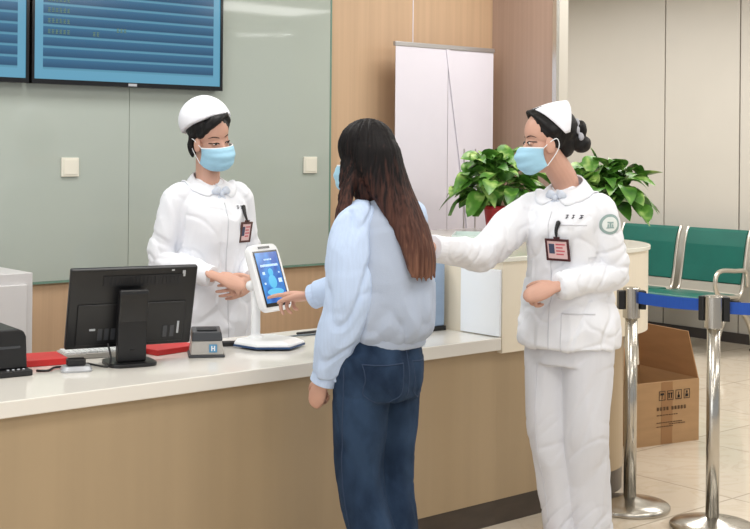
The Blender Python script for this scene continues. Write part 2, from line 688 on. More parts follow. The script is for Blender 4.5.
mt_rowtext = mat('row_text', (60, 80, 60), 0.5, emit=(96, 130, 120), estr=0.6)
mk = [(-0.42, 6, r) for r in (3, 4, 5, 6, 7)] + [(-0.08, 3, 3.5), (-0.2, 2, 3)]
wall_screen(3.492, 'large black-framed wall screen with blue rows above the seated-height desk, fully in view', mk)
wall_screen(2.484, 'wall screen cut by the left picture edge, left of the larger display', [(-0.42, 6, r) for r in (4, 5, 6)])


def wall_plate(x, z, label):
    o = obj('wall_plate', B(-0.043, 0.043, -0.011, 0, -0.043, 0.043), M['plate'], bevel=0.003)
    o.location = (x, YB - 0.014, z)
    tag(o, label, 'switch plate', 'blank plates on the glass wall')
    r = obj('cover', B(-0.034, 0.034, -0.0135, -0.0105, -0.034, 0.034), M['plate'], o, bevel=0.002)


wall_plate(2.727, 1.402, 'cream square wall plate on the glass below the large screen, left of the masked nurse')
wall_plate(4.092, 1.409, 'cream square wall plate on the glass near its right edge beside the wood')

# ------------------------------------------------------------------ reception desk
t = thing('reception_desk', 'long straight wood-fronted reception desk base under the white worktop', 'desk', (1.6, 3.57, 0))
obj('front_panel', B(-2.2, 2.115, 0.0, 0.03, 0.1, 0.70), M['counter_wood'], t)
obj('carcass', B(-2.2, 2.115, 0.031, 0.60, 0.1, 0.695), M['counter_wood'], t)
obj('kickboard', B(-2.2, 2.115, 0.004, 0.59, 0.0, 0.1), M['kick'], t)
o = obj('worktop', B(-2.2, 2.115, -0.022, 0.64, 0.0, 0.05), M['slab'], bevel=0.004)
o.location = (1.6, 3.567, 0.7005)
tag(o, 'white stone worktop running along the straight desk', 'worktop')


def rounded_plan(x0, y0, cx, R, y1, back, n=28):
    """straight front at y0 from x0, quarter round of radius R at the right end, then a slanting inner side"""
    pts = [(x0, y0), (cx, y0)]
    for k in range(1, n + 1):
        a = -PI / 2 + (PI / 2) * k / n
        pts.append((cx + R * math.cos(a), y0 + R + R * math.sin(a)))
    e = x0 - 3.70
    pts += [(cx + R, back), (4.58 + e, back), (4.34 + e, 4.60), (x0, 3.90)]
    return pts


t = thing('counter_end', 'raised cream curved end of the reception counter with rounded corner', 'counter', (3.70, 3.545, 0))
L0 = V((3.70, 3.545))


def plan(*a):
    return [(x - L0.x, y - L0.y) for x, y in rounded_plan(*a)]


bm = bmesh.new()
prism(bm, plan(3.7152, 3.574, 4.41, 0.30, 0, 4.90), 0.0, 0.1)
obj('kickboard', bm, M['kick'], t)
bm = bmesh.new()
prism(bm, plan(3.7152, 3.570, 4.41, 0.305, 0, 4.92), 0.1, 0.688)
obj('base_panel', bm, M['counter_wood'], t, smooth=False)
bm = bmesh.new()
prism(bm, plan(3.718, 3.545, 4.50, 0.45, 0, 4.95), 0.688, 1.05)
obj('upper_panel', bm, M['drum'], t)
bm = bmesh.new()
prism(bm, plan(3.708, 3.535, 4.50, 0.46, 0, 4.96), 1.05, 1.07)
obj('top', bm, M['drum_top'], t, bevel=0.004)
bm = bmesh.new()
box(bm, 0.006, 0.0175, 0.004, 0.225, 0.754, 1.02)
obj('end_panel', bm, M['gloss_white'], t, bevel=0.002)

# things lying on the raised top
t = thing('tray', 'pale green shallow tray on the raised counter behind the outstretched arm', 'tray', (4.30, 4.28, 1.0705), 0.75)
bm = bmesh.new()
box(bm, -0.2, 0.1, -0.1, 0.1, 0, 0.006)
box(bm, -0.2, 0.1, -0.1, -0.092, 0.006, 0.035)
box(bm, -0.2, 0.1, 0.092, 0.1, 0.006, 0.035)
box(bm, -0.2, -0.192, -0.092, 0.092, 0.006, 0.035)
box(bm, 0.092, 0.1, -0.092, 0.092, 0.006, 0.035)
obj('tray_body', bm, M['ledge'], t)

t = thing('document_box', 'blue-grey upright file box on the desk against the raised end', 'file box', (3.60, 3.90, 0.751), 0.0)
bm = bmesh.new()
box(bm, -0.085, 0.085, -0.06, 0.10, 0.018, 0.29)
obj('case', bm, M['bluegrey'], t, bevel=0.006)
obj('base_strip', B(-0.089, 0.088, -0.064, 0.104, 0.0, 0.018), M['black_dull'], t)
obj('spine_label', B(-0.03, 0.03, -0.0615, -0.0602, 0.12, 0.2), M['ledge'], t)

# ------------------------------------------------------------------ monitor seen from behind
t = thing('monitor', 'black desktop monitor seen from behind on the left of the worktop', 'monitor', (2.246, 3.91, 0.751), math.radians(-14))
mt_ = T(0.012, 0, 0.19) @ rot('X', 17)
bm = bmesh.new()
box(bm, -0.222, 0.222, 0.0, 0.022, -0.145, 0.148, mt_)
obj('screen_housing', bm, M['black'], t, bevel=0.006)
bm = bmesh.new()
box(bm, -0.214, 0.214, 0.0225, 0.024, -0.132, 0.14, mt_)
obj('display', bm, M['black_gloss'], t)
bm = bmesh.new()
box(bm, -0.19, 0.19, -0.006, 0.0, -0.13, 0.02, mt_)
obj('rear_bulge', bm, M['black'], t, bevel=0.0055)
bm = bmesh.new()
box(bm, -0.11, 0.17, -0.004, -0.0005, 0.085, 0.122, mt_)
for k in range(20):
    box(bm, -0.105 + k * 0.0135, -0.099 + k * 0.0135, -0.0055, -0.004, 0.09, 0.117, mt_)
obj('vent_grille', bm, M['black_dull'], t)
bm = bmesh.new()
for x in (-0.115, -0.092, -0.07, 0.115, 0.14):
    obj('port', B(x, x + 0.015, -0.0075, -0.0058, -0.112, -0.07, mx=mt_), M['dark_grey'], t)
for q in ((0.168, 0.178, -0.0022, -0.0005, 0.112, 0.134), (0.128, 0.138, -0.0022, -0.0005, 0.134, 0.139),
          (0.165, 0.172, -0.0076, -0.0058, -0.10, -0.055), (-0.145, -0.125, -0.0076, -0.0058, -0.075, -0.068)):
    obj('sticker', B(*q, mx=mt_), M['silver'], t)
bm = bmesh.new()
loft(bm, [[V((x, y, z)) for x, y in ((-0.05 + a, -0.045 + b), (0.05 + a, -0.045 + b), (0.05 + a, -0.012 + b), (-0.05 + a, -0.012 + b))]
          for z, a, b in ((0.012, 0, 0.0), (0.15, 0, -0.008), (0.245, 0.0, -0.03), (0.26, 0.0, -0.028))])
obj('stand_column', bm, M['black'], t, bevel=0.005)
bm = bmesh.new()
prof = [(-0.009, -0.022), (0.009, -0.022), (0.009, 0.022), (-0.009, 0.022)]
loft(bm, [[V((x, -0.0475, z + 0.072)) for x, z in prof], [V((x, -0.044, z + 0.072)) for x, z in prof]])
obj('cable_hole', bm, M['black_gloss'], t)
bm = bmesh.new()
prism(bm, [(0.085 * math.copysign(abs(math.cos(a)) ** 0.5, math.cos(a)), -0.01 + 0.085 * math.copysign(abs(math.sin(a)) ** 0.5, math.sin(a)))
           for a in [2 * PI * k / 40 for k in range(40)]], 0, 0.012)
obj('stand_base', bm, M['black'], t, bevel=0.003)

# ------------------------------------------------------------------ small things on the worktop
Z = 0.751
t = thing('receipt_printer', 'black rounded printer at the far left end of the worktop', 'printer', (1.80, 4.03, Z), math.radians(-6))
bm = bmesh.new()
lp = [(-0.10, 0.02), (-0.10, 0.125), (-0.093, 0.142), (-0.078, 0.15), (0.06, 0.15), (0.078, 0.142), (0.086, 0.125), (0.09, 0.02)]
loft(bm, [[V((x, y, z)) for x, z in lp] for y in (-0.10, 0.10)])
obj('housing', bm, M['black'], t, bevel=0.006)
obj('foot_tray', B(-0.105, 0.098, -0.13, 0.105, 0.0, 0.02), M['black_dull'], t, bevel=0.004)
obj('paper_slot', B(-0.08, 0.065, -0.1025, -0.0995, 0.088, 0.096), M['dark_grey'], t)
bm = bmesh.new()
for k in range(4):
    ellipsoid(bm, (0.02 + 0.017 * k, -0.117, 0.0215), (0.005, 0.005, 0.003), u=10, v=6)
obj('key', bm, M['silver'], t)

t = thing('desk_puck', 'low grey gadget with black top on the worktop left of the monitor stand', 'gadget', (2.035, 3.885, Z), math.radians(-20))
bm = bmesh.new()
loft(bm, [super_ring(0, 0, z, r, s, s, 4, 32) for z, r, s in ((0, 0.05, 0.036), (0.006, 0.052, 0.038), (0.018, 0.045, 0.032))])
obj('metal_foot', bm, M['silver'], t)
obj('body', B(-0.032, 0.03, -0.018, 0.02, 0.018, 0.042), M['black'], t, bevel=0.006)

t = thing('red_folder', 'red folder lying behind the monitor at its left edge', 'folder', (2.06, 4.09, Z), math.radians(-12))
obj('cover', B(-0.15, 0.03, -0.07, 0.09, 0.0, 0.022), M['red_paper'], t, bevel=0.002)
obj('page_block', B(-0.148, 0.032, -0.068, 0.088, 0.005, 0.018), M['paper'], t)
t = thing('red_folder', 'red folder lying between the monitor and the card reader', 'folder', (2.52, 4.10, Z), math.radians(8))
obj('cover', B(-0.13, 0.07, -0.10, 0.075, 0.0, 0.020), M['red_paper'], t, bevel=0.002)
obj('page_block', B(-0.128, 0.072, -0.098, 0.073, 0.005, 0.016), M['paper'], t)
t = thing('keyboard', 'pale grey keyboard seen under the monitor', 'keyboard', (2.27, 4.11, Z), math.radians(-14))
obj('tray', B(-0.16, 0.13, -0.05, 0.07, 0.0, 0.018), M['grey_plastic'], t, bevel=0.003)
bm = bmesh.new()
for r_ in range(5):
    for c_ in range(15):
        box(bm, -0.152 + c_ * 0.0187, -0.137 + c_ * 0.0187, -0.042 + r_ * 0.021, -0.026 + r_ * 0.021, 0.018, 0.024)
obj('keys', bm, M['white_plastic'], t)

t = thing('card_reader', 'grey card reader with dark top on the worktop beside the monitor', 'card reader', (2.555, 3.895, Z), math.radians(-30))
obj('base_plate', B(-0.066, 0.062, -0.062, 0.075, 0.0, 0.008), M['dark_grey'], t, bevel=0.003)
bm = bmesh.new()
loft(bm, [[V((x, y, z)) for x, y in ((-0.06 + e, -0.056 + e), (0.058 - e, -0.056 + e), (0.058 - e, 0.07 - e), (-0.06 + e, 0.07 - e))] for z, e in ((0.008, 0), (0.058, 0.006))])
obj('body', bm, M['grey_plastic'], t, bevel=0.005)
bm = bmesh.new()
loft(bm, [[V((x, y, z + (y * 0.06))) for x, y in ((-0.056 + e, -0.052 + e), (0.054 - e, -0.052 + e), (0.054 - e, 0.066 - e), (-0.056 + e, 0.066 - e))] for z, e in ((0.06, 0), (0.092, 0.004))])
obj('top_cover', bm, M['dark_grey'], t, bevel=0.004)
bm = bmesh.new()
box(bm, -0.036, 0.036, -0.03, 0.045, 0.0915, 0.0945)
obj('card_pad', bm, M['black_dull'], t)
bm = bmesh.new()
box(bm, 0.006, 0.034, -0.0572, -0.0545, 0.018, 0.046)
b_ = obj('badge_mark', bm, mat('reader_mark', (88, 150, 190), 0.4), t)
bm = bmesh.new()
box(bm, 0.013, 0.017, -0.0582, -0.0570, 0.023, 0.041)
box(bm, 0.023, 0.027, -0.0582, -0.0570, 0.023, 0.041)
box(bm, 0.013, 0.027, -0.0582, -0.0570, 0.030, 0.034)
obj('emblem', bm, M['white_plastic'], t)

# touchscreen on a pole
TB = V((2.835, 3.92, Z))
t = thing('touchscreen_terminal', 'white self-service touchscreen terminal with lit blue screen on a pole', 'terminal', TB, math.radians(16.6))
bm = bmesh.new()
bp = [(-0.105, -0.035), (-0.03, -0.135), (0.10, -0.11), (0.115, 0.02), (0.09, 0.085), (-0.09, 0.085)]
prism(bm, bp, 0.006, 0.014)
for v in bm.verts:
    pass
obj('base_rim', bm, M['blue_plastic'], t, bevel=0.002)
bm = bmesh.new()
loft(bm, [[V((x * k, y * k + q, z)) for x, y in bp] for z, k, q in ((0.012, 0.985, 0), (0.022, 0.97, 0), (0.034, 0.80, 0.012))])
obj('base', bm, M['white_plastic'], t, bevel=0.004)
obj('foot_pad', B(-0.07, 0.07, -0.07, 0.06, 0.0, 0.006), M['black_dull'], t)
bm = bmesh.new()
lathe(bm, [(0.03, 0.033), (0.028, 0.037), (0.019, 0.04), (0.017, 0.05), (0.017, 0.235)], 28, (-0.005, 0.045, 0))
obj('pole', bm, M['white_plastic'], t, smooth=True)
bm = bmesh.new()
limb(bm, [V((-0.055, 0.03, 0.232)), V((0.045, 0.03, 0.232))], [0.02, 0.02], seg=20, res=3)
obj('hinge', bm, M['white_plastic'], t, smooth=True)
TM = T(0.012, -0.012, 0.262) @ rot('X', -19)
bm = bmesh.new()
rr = [(0.088 * math.copysign(abs(math.cos(a)) ** 0.28, math.cos(a)), 0.128 * math.copysign(abs(math.sin(a)) ** 0.28, math.sin(a))) for a in [2 * PI * k / 64 for k in range(64)]]
loft(bm, [[TM @ V((x * k, y, z * k + 0.0)) for x, z in rr] for y, k in ((0.0, 0.98), (0.003, 1.0), (0.022, 1.0), (0.03, 0.95))])
obj('housing', bm, M['white_plastic'], t)
bm = bmesh.new()
box(bm, -0.072, 0.072, -0.0025, 0.0005, -0.112, 0.102, TM)
obj('bezel', bm, M['black_gloss'], t)


def ui_mat():
    m = bpy.data.materials.new('touch_ui')
    m.use_nodes = True
    nt = m.node_tree
    b = nt.nodes['Principled BSDF']
    b.inputs['Base Color'].default_value = (0.01, 0.02, 0.04, 1)
    b.inputs['Roughness'].default_value = 0.15
    tc = nt.nodes.new('ShaderNodeTexCoord')
    n = nt.nodes.new('ShaderNodeTexNoise')
    n.inputs['Scale'].default_value = 14
    n.inputs['Detail'].default_value = 2
    nt.links.new(tc.outputs['Object'], n.inputs['Vector'])
    r = nt.nodes.new('ShaderNodeValToRGB')
    el = r.color_ramp.elements
    el[0].position = 0.36
    el[0].color = rgb(22, 84, 176)
    el[1].position = 0.66
    el[1].color = rgb(58, 150, 226)
    nt.links.new(n.outputs['Fac'], r.inputs['Fac'])
    nt.links.new(r.outputs['Color'], b.inputs['Emission Color'])
    b.inputs['Emission Strength'].default_value = 1.2
    return m


bm = bmesh.new()
box(bm, -0.066, 0.066, -0.0035, -0.0024, -0.098, 0.095, TM)
scr = obj('screen', bm, ui_mat(), t)
bm = bmesh.new()
for q in range(5):
    box(bm, -0.022 + 0.0095 * q, -0.016 + 0.0095 * q, -0.0046, -0.0036, 0.064, 0.070, TM)
m_ui = mat('ui_white', (120, 150, 180), 0.3, emit=(214, 238, 255), estr=0.9)
obj('screen_title', bm, m_ui, scr)
bm = bmesh.new()
for q in range(13):
    box(bm, -0.052 + 0.0082 * q, -0.0462 + 0.0082 * q, -0.0046, -0.0036, 0.040, 0.049, TM)
obj('screen_text', bm, m_ui, scr)
for x, z, w_ in ((-0.05, 0.018, 0.014), (0.036, -0.012, 0.02), (-0.052, -0.022, 0.009), (0.046, 0.016, 0.007)):
    obj('screen_button', B(x, x + w_, -0.0046, -0.0036, z - w_ * 0.6, z + w_ * 0.2, mx=TM), m_ui, scr)
bm = bmesh.new()
ellipsoid(bm, (0, -0.0036, 0.018), (0.015, 0.0008, 0.015), TM, 20, 8)
ellipsoid(bm, (0, -0.0036, -0.018), (0.024, 0.0008, 0.026), TM, 20, 8)
ellipsoid(bm, (0.002, -0.0036, -0.058), (0.05, 0.0006, 0.014), TM, 24, 8)
obj('screen_icon', bm, mat('ui_cyan', (40, 110, 150), 0.3, emit=(96, 200, 240), estr=0.85), scr)
bm = bmesh.new()
box(bm, -0.034, 0.034, -0.0022, 0.0005, 0.111, 0.119, TM)
obj('camera_bar', bm, M['black_gloss'], t)

o = obj('cable_plug', tube([(-0.06, 0.02, 0.012), (-0.01, 0.004, 0.013), (0.05, -0.01, 0.011)], 0.012, radii=[0.008, 0.0105, 0.011]), M['black'], smooth=True)
o.location = (2.70, 4.01, Z)
tag(o, 'short black plug end lying between the card reader and the touchscreen base', 'plug')
o = obj('cable', tube([(0, 0, 0.004), (0.06, 0.05, 0.004), (0.13, 0.035, 0.01), (0.2, 0.06, 0.004), (0.3, 0.04, 0.004), (0.36, -0.02, 0.004)], 0.0038), M['cable_teal'], smooth=True)
o.location = (2.93, 3.99, Z)
tag(o, 'grey cable wriggling over the worktop right of the touchscreen base', 'cable')
o = obj('cable', tube([(0, 0, 0.004), (0.03, -0.02, 0.004), (0.07, 0.012, 0.006), (0.12, 0.01, 0.004), (0.17, 0.03, 0.004), (0.20, 0.02, 0.004)], 0.004), M['cable'], smooth=True)
o.location = (1.925, 3.945, Z)
tag(o, 'black cable wriggling over the worktop between the printer and the monitor', 'cable')
obj('cable', tube([(-0.13, 0.02, 0.004), (-0.11, -0.03, 0.004), (-0.085, -0.055, 0.004), (-0.07, -0.03, 0.03), (-0.075, -0.012, 0.072)], 0.0036), M['cable'], bpy.data.objects['monitor'], smooth=True)
o = obj('pen', tube([(-0.05, 0, 0.005), (0, 0, 0.005), (0.06, 0, 0.005)], 0.005), M['black'], smooth=True)
o.location = (3.17, 4.10, Z)
tag(o, 'small black pen at the back of the worktop left of the woman', 'pen')

# grey cabinet behind the desk
t = thing('filing_cabinet', 'light grey metal cabinet against the glass wall at the left edge', 'cabinet', (1.93, 4.79, 0))
obj('body', B(-0.4, 0.385, 0.0, 0.46, 0.02, 0.99), M['cab'], t, bevel=0.003)
obj('plinth', B(-0.39, 0.375, 0.02, 0.45, 0.0, 0.02), M['dark_grey'], t)
for a, b in ((-0.385, -0.004), (0.004, 0.355)):
    d_ = obj('door', B(a, b, -0.012, 0.0, 0.05, 0.945), M['cab'], t, bevel=0.003)
    s_ = -0.03 if a < -0.1 else 0.012
    obj('handle', B(s_, s_ + 0.018, -0.02, -0.012, 0.5, 0.62), M['alu'], d_)

# ------------------------------------------------------------------ roll-up banner stand
t = thing('banner_stand', 'blank white banner stand leaning by the wood wall behind the potted plant', 'banner', (4.945, 5.17, 0))
bm = bmesh.new()
HW = 0.375


def sheet(x0, x1, y0, y1):
    bm = bmesh.new()
    box(bm, x0, x1, y0, y1, 0.07, 2.055)
    return bm


obj('sheet', sheet(-HW, 0.012, -0.012, -0.009), M['banner'], t)
obj('sheet', sheet(0.018, HW, -0.010, -0.007), M['banner'], t)
obj('top_rail', B(-HW - 0.006, HW + 0.006, -0.016, 0.006, 2.05, 2.075), M['alu'], t, bevel=0.003)
bm = bmesh.new()
loft(bm, [[V((x, y, z)) for x, y in ((xc - 0.014, -0.018), (xc + 0.014, -0.018), (xc + 0.014, -0.0125), (xc - 0.014, -0.0125))] for xc, z in ((0.008, 2.05), (0.16, 1.2), (0.2, 0.9))])
obj('loose_edge', bm, M['banner'], t)
bm = bmesh.new()
for x in (0.015, 0.145, 0.235):
    box(bm, x - 0.004, x + 0.004, -0.0062 if x < 0.1 else -0.0128, -0.0061 + 0.004 if x < 0.1 else -0.0102, 0.07, 2.05 if x < 0.1 else 1.5)
obj('edge_strip', bm, M['alu'], t)
obj('base_cassette', B(-HW - 0.01, HW + 0.01, -0.06, 0.06, 0.0, 0.075), M['alu'], t, bevel=0.01)
obj('pole', tube([(0, 0.012, 0.07), (0, 0.012, 1.0), (0, 0.012, 2.05)], 0.008), M['alu'], t, smooth=True)

# ------------------------------------------------------------------ plants
LEAF_MIN = 0.085


def lift(p):
    return V((p.x, p.y, max(p.z, LEAF_MIN)))


def leaf_bm(bm, base, d, length, width, droop, rnd):
    d = d.normalized()
    side = d.cross(V((0, 0, 1)))
    if side.length < 0.1:
        side = V((1, 0, 0))
    side.normalize()
    side = (side + V((rnd.uniform(-.5, .5), rnd.uniform(-.5, .5), rnd.uniform(-.5, .5)))).normalized()
    up = side.cross(d).normalized()
    n = 6
    rows = []
    fold = rnd.uniform(0.15, 0.4)
    for i in range(n + 1):
        s = i / n
        wd = width * (math.sin(PI * min(1, s * 0.94 + 0.06)) ** 0.6) * (1 - 0.40 * s) * 1.3
        c = base + d * length * s - V((0, 0, 1)) * droop * length * s * s
        rows.append([lift(c + side * wd * q + up * (abs(q) * fold * wd)) for q in (-0.5, -0.25, 0, 0.25, 0.5)])
    vr = [[bm.verts.new(p) for p in r] for r in rows]
    for a, b in zip(vr[:-1], vr[1:]):
        for i in range(4):
            bm.faces.new((a[i], a[i + 1], b[i + 1], b[i]))


def plant(name, label, loc, potmat, pr, ph, R, H, n, seed, potlabel, tagit=False, lean=(0, 0)):
    rnd = random.Random(seed)
    t = thing(name, label, 'plant', loc, 0, 'potted plants on the raised counter')
    bm = bmesh.new()
    lathe(bm, [(pr * 0.72, 0.0), (pr * 0.76, 0.004), (pr, ph * 0.86), (pr * 1.08, ph * 0.87), (pr * 1.08, ph), (pr * 0.95, ph), (pr * 0.93, ph - 0.012)], 36)
    obj('pot', bm, potmat, t, smooth=True, bevel=0.001)['label'] = potlabel
    bm = bmesh.new()
    ellipsoid(bm, (0, 0, ph - 0.012), (pr * 0.94, pr * 0.94, 0.014), u=20, v=8)
    obj('soil', bm, M['soil'], t, smooth=True)
    fol = bmesh.new()
    st = bmesh.new()
    for k in range(n):
        a = rnd.uniform(0, 2 * PI)
        e = rnd.random()
        el = math.radians(-12 + 98 * e ** 0.9)
        r = R * rnd.uniform(0.30, 0.85)
        d = V((math.cos(a) * math.cos(el), math.sin(a) * math.cos(el), math.sin(el)))
        tip = V((lean[0] * R, lean[1] * R, ph + 0.05)) + V((d.x * r, d.y * r, d.z * r * H / R + 0.03))
        if k % 2 == 0:
            limb(st, [V((d.x * 0.02, d.y * 0.02, ph - 0.01)), V((d.x * r * 0.35, d.y * r * 0.35, ph + 0.06 + max(0, d.z) * 0.1)), tip], [0.003, 0.0025, 0.002], seg=6, res=4)
        ld = (d + V((rnd.uniform(-.9, .9), rnd.uniform(-.9, .9), rnd.uniform(-.7, .35)))).normalized()
        leaf_bm(fol, tip, ld, rnd.uniform(0.085, 0.15), rnd.uniform(0.06, 0.095), rnd.uniform(0.15, 1.0), rnd)
    obj('stems', st, M['stem'], t, smooth=True)
    obj('foliage', fol, M['leaf'], t, smooth=True)
    if tagit:
        bm = bmesh.new()
        box(bm, -0.009, 0.009, -0.002, 0.002, ph - 0.02, 0.33, T(-0.10, -0.19, 0) @ rot('Y', -6))
        obj('plant_tag', bm, M['teal_tag'], t)['label'] = 'pale teal tag'


plant('potted_plant', 'leafy green plant in a small red pot on the raised counter beside the banner', (4.82, 4.65, 1.071), M['pot'], 0.06, 0.135, 0.27, 0.22, 150, 5, 'red pot', lean=(0.05, 0))
plant('potted_plant', 'leafy green plant behind the shoulder of the nurse with the round sleeve emblem', (4.70, 3.86, 1.071), M['pot_w'], 0.075, 0.12, 0.23, 0.2, 150, 11, 'pale pot', lean=(0.1, -0.05))

# ------------------------------------------------------------------ waiting bench
t = thing('waiting_bench', 'green padded metal waiting bench against the cream wall', 'bench', (8.0, 5.78, 0))
pitch = 0.63
for k in range(3):
    yc = k * pitch + 0.0
    hw = 0.265
    # seat pad: profile in x,z swept along y
    def pad(prof, y0, y1, name, m, bev=0.012):
        bm = bmesh.new()
        loft(bm, [[V((x, y, z)) for x, z in prof] for y in (y0, y1)])
        return obj(name, bm, m, t, bevel=bev)
    sp = [(-0.17, 0.40), (-0.185, 0.42), (-0.17, 0.445), (-0.05, 0.452), (0.18, 0.432), (0.30, 0.43), (0.30, 0.40), (0.18, 0.402), (-0.05, 0.42)]
    pad(sp, yc - hw, yc + hw, 'seat', M['green_pad'])
    bp_ = [(0.345, 0.50), (0.37, 0.62), (0.395, 0.78), (0.43, 0.885), (0.45, 0.905), (0.47, 0.90), (0.47, 0.88), (0.435, 0.77), (0.41, 0.62), (0.385, 0.50)]
    pad(bp_, yc - hw, yc + hw, 'backrest', M['green_pad'])
    lp_ = [(0.30, 0.415), (0.335, 0.43), (0.352, 0.498), (0.378, 0.498), (0.36, 0.42), (0.33, 0.40)]
    pad(lp_, yc - hw, yc + hw, 'lumbar_plate', M['seat_metal'], 0.003)
    for s in (-1, 1):
        y = yc + s * (hw + 0.015)
        obj('side_rail', tube([(-0.17, y, 0.41), (0.1, y, 0.405), (0.31, y, 0.41), (0.365, y, 0.52), (0.395, y, 0.68), (0.425, y, 0.82), (0.46, y, 0.90)], 0.014), M['chair_steel'], t, smooth=True)
for y in (-pitch / 2, 2.5 * pitch):
    obj('armrest', tube([(0.22, y, 0.42), (0.12, y, 0.425), (0.0, y, 0.45), (-0.045, y, 0.52), (-0.025, y, 0.60), (0.05, y, 0.625), (0.2, y, 0.615), (0.34, y, 0.60), (0.36, y, 0.5)], 0.017), M['chair_steel'], t, smooth=True)
    lg = obj('leg', tube([(-0.03, y, 0.02), (0.0, y, 0.16), (0.09, y, 0.29), (0.2, y, 0.33), (0.32, y, 0.29), (0.42, y, 0.16), (0.45, y, 0.02)], 0.022), M['chair_steel'], t, smooth=True)
    for x in (-0.03, 0.45):
        bm = bmesh.new()
        lathe(bm, [(0.028, 0.0), (0.028, 0.015), (0.02, 0.022)], 18, (x, y, 0))
        obj('foot', bm, M['black_dull'], lg)
obj('beam', B(0.16, 0.24, -pitch / 2 - 0.03, 2.5 * pitch + 0.03, 0.33, 0.39), M['black_dull'], t, bevel=0.004)

# ------------------------------------------------------------------ queue stanchions
def stanchion(label, loc):
    t = thing('queue_stanchion', label, 'queue post', loc, 0, 'steel queue posts')
    bm = bmesh.new()
    lathe(bm, [(0.166, 0.0), (0.168, 0.006), (0.167, 0.016), (0.16, 0.022), (0.10, 0.034), (0.05, 0.044), (0.029, 0.052)], 64)
    obj('base', bm, M['chrome'], t, smooth=True)
    bm = bmesh.new()
    lathe(bm, [(0.0262, 0.05), (0.0262, 0.80)], 36)
    obj('post', bm, M['chrome'], t, smooth=False)
    for p in t.children[-1].data.polygons:
        p.use_smooth = len(p.vertices) == 4
    bm = bmesh.new()
    lathe(bm, [(0.027, 0.795), (0.036, 0.80), (0.036, 0.922), (0.033, 0.926), (0.02, 0.928)], 36)
    obj('belt_head', bm, M['chrome'], t, smooth=False)
    for p in t.children[-1].data.polygons:
        p.use_smooth = len(p.vertices) == 4
    return t


PA, PB = V((4.330, 3.385, 0)), V((4.346, 2.99, 0))
sa = stanchion('steel queue post standing right of the white-trousered nurse, by the counter corner', PA)
sb = stanchion('steel queue post nearest the right picture edge, in front of the bench', PB)


def belt(parent, a, b, z, name='belt'):
    a, b = V(a), V(b)
    d = (b - a).normalized()
    n = V((-d.y, d.x, 0)) * 0.0012
    bm = bmesh.new()
    rings = []
    for k in range(11):
        c = a.lerp(b, k / 10)
        s = 0.004 * math.sin(PI * k / 10)
        rings.append([V((c.x, c.y, z - s)) + q for q in (n + V((0, 0, -.024)), -n + V((0, 0, -.024)), -n + V((0, 0, .024)), n + V((0, 0, .024)))])
    loft(bm, rings)
    o = obj(name, bm, M['belt'], parent)
    return o


def clip(parent, c, d, name, hz=0.05):
    """black holder block on a post head"""
    c = V(c)
    ang = math.atan2(d[1], d[0])
    obj(name, B(0.032, 0.058, -0.024, 0.024, 0.885 - 0.01 - hz, 0.885 + hz - 0.012, mx=T(*c) @ Matrix.Rotation(ang, 4, 'Z')), M['black'], parent, bevel=0.004)


dAB = (PB - PA).normalized()
belt(sa, V((0, 0, 0)) + dAB * 0.036, (PB - PA) - dAB * 0.058, 0.885)
clip(sa, (0, 0, 0), (-0.76, 0.65, 0), 'holder', 0.04)
clip(sa, (0, 0, 0), (0.76, -0.65, 0), 'holder', 0.04)
clip(sb, (0, 0, 0), -dAB, 'holder')
dR = V((0.62, -0.78, 0)).normalized()
clip(sb, (0, 0, 0), (0.76, -0.65, 0), 'holder')
belt(sb, V((0, 0, 0)) + V((0.76, -0.65, 0)) * 0.055, V((0.76, -0.65, 0)) * 0.055 + dR * 0.5, 0.878)

# ------------------------------------------------------------------ cardboard box
t = thing('cardboard_box', 'open brown cardboard box on the floor behind the steel posts', 'box', (5.415, 4.01, 0), math.radians(-12))
Lx, Ly, Hh, th = 0.225, 0.47, 0.32, 0.006
bm = bmesh.new()
box(bm, -Lx, Lx, 0, th, 0, Hh)
box(bm, -Lx, Lx, Ly - th, Ly, 0, Hh)
box(bm, -Lx, -Lx + th, th, Ly - th, 0, Hh)
box(bm, Lx - th, Lx, th, Ly - th, 0, Hh)
box(bm, -Lx + th, Lx - th, th, Ly - th, 0, th)
obj('carton', bm, M['card'], t)
bm = bmesh.new()
fm = T(Lx - 0.003, 0, Hh) @ rot('Y', -6)
loft(bm, [[fm @ V((x, y, z)) for y, z in ((0.004, 0.001), (Ly - 0.004, 0.001), (Ly - 0.02, 0.24), (0.055, 0.24))] for x in (-0.003, 0.003)])
obj('flap', bm, M['card_in'], t)
bm = bmesh.new()
box(bm, -Lx + 0.004, Lx - 0.03, 0, 0.2, -0.005, 0.0, T(0, Ly - 0.003, Hh) @ rot('X', 40))
obj('flap', bm, M['card_in'], t)
bm = bmesh.new()
box(bm, -Lx + 0.004, Lx - 0.01, 0.0, 0.12, -0.005, 0.0, T(0, 0.01, Hh) @ rot('X', -14))
obj('flap', bm, M['card_in'], t)
bm = bmesh.new()
box(bm, -0.20, 0.0, -0.004, 0.0, 0.0, Ly - 0.03, T(-Lx + 0.002, 0.015, Hh) @ rot('Z', 0) @ rot('Y', 40) @ rot('X', 90) @ T(0, 0, -Ly + 0.03))
obj('flap', bm, M['card_in'], t)
bm = bmesh.new()
box(bm, -0.03, 0.045, -0.0012, 0, 0.002, Hh - 0.002)
obj('tape_strip', bm, M['tape'], t)
bm = bmesh.new()
y0, y1 = -0.0028, -0.0014
for i, x in enumerate((-0.045, 0.01, 0.065, 0.12)):
    z = 0.225
    for a in ((x, x + 0.04, z, z + 0.0025), (x, x + 0.04, z + 0.045, z + 0.0475), (x, x + 0.0022, z, z + 0.0475), (x + 0.038, x + 0.04, z, z + 0.0475)):
        box(bm, a[0], a[1], y0, y1, a[2], a[3])
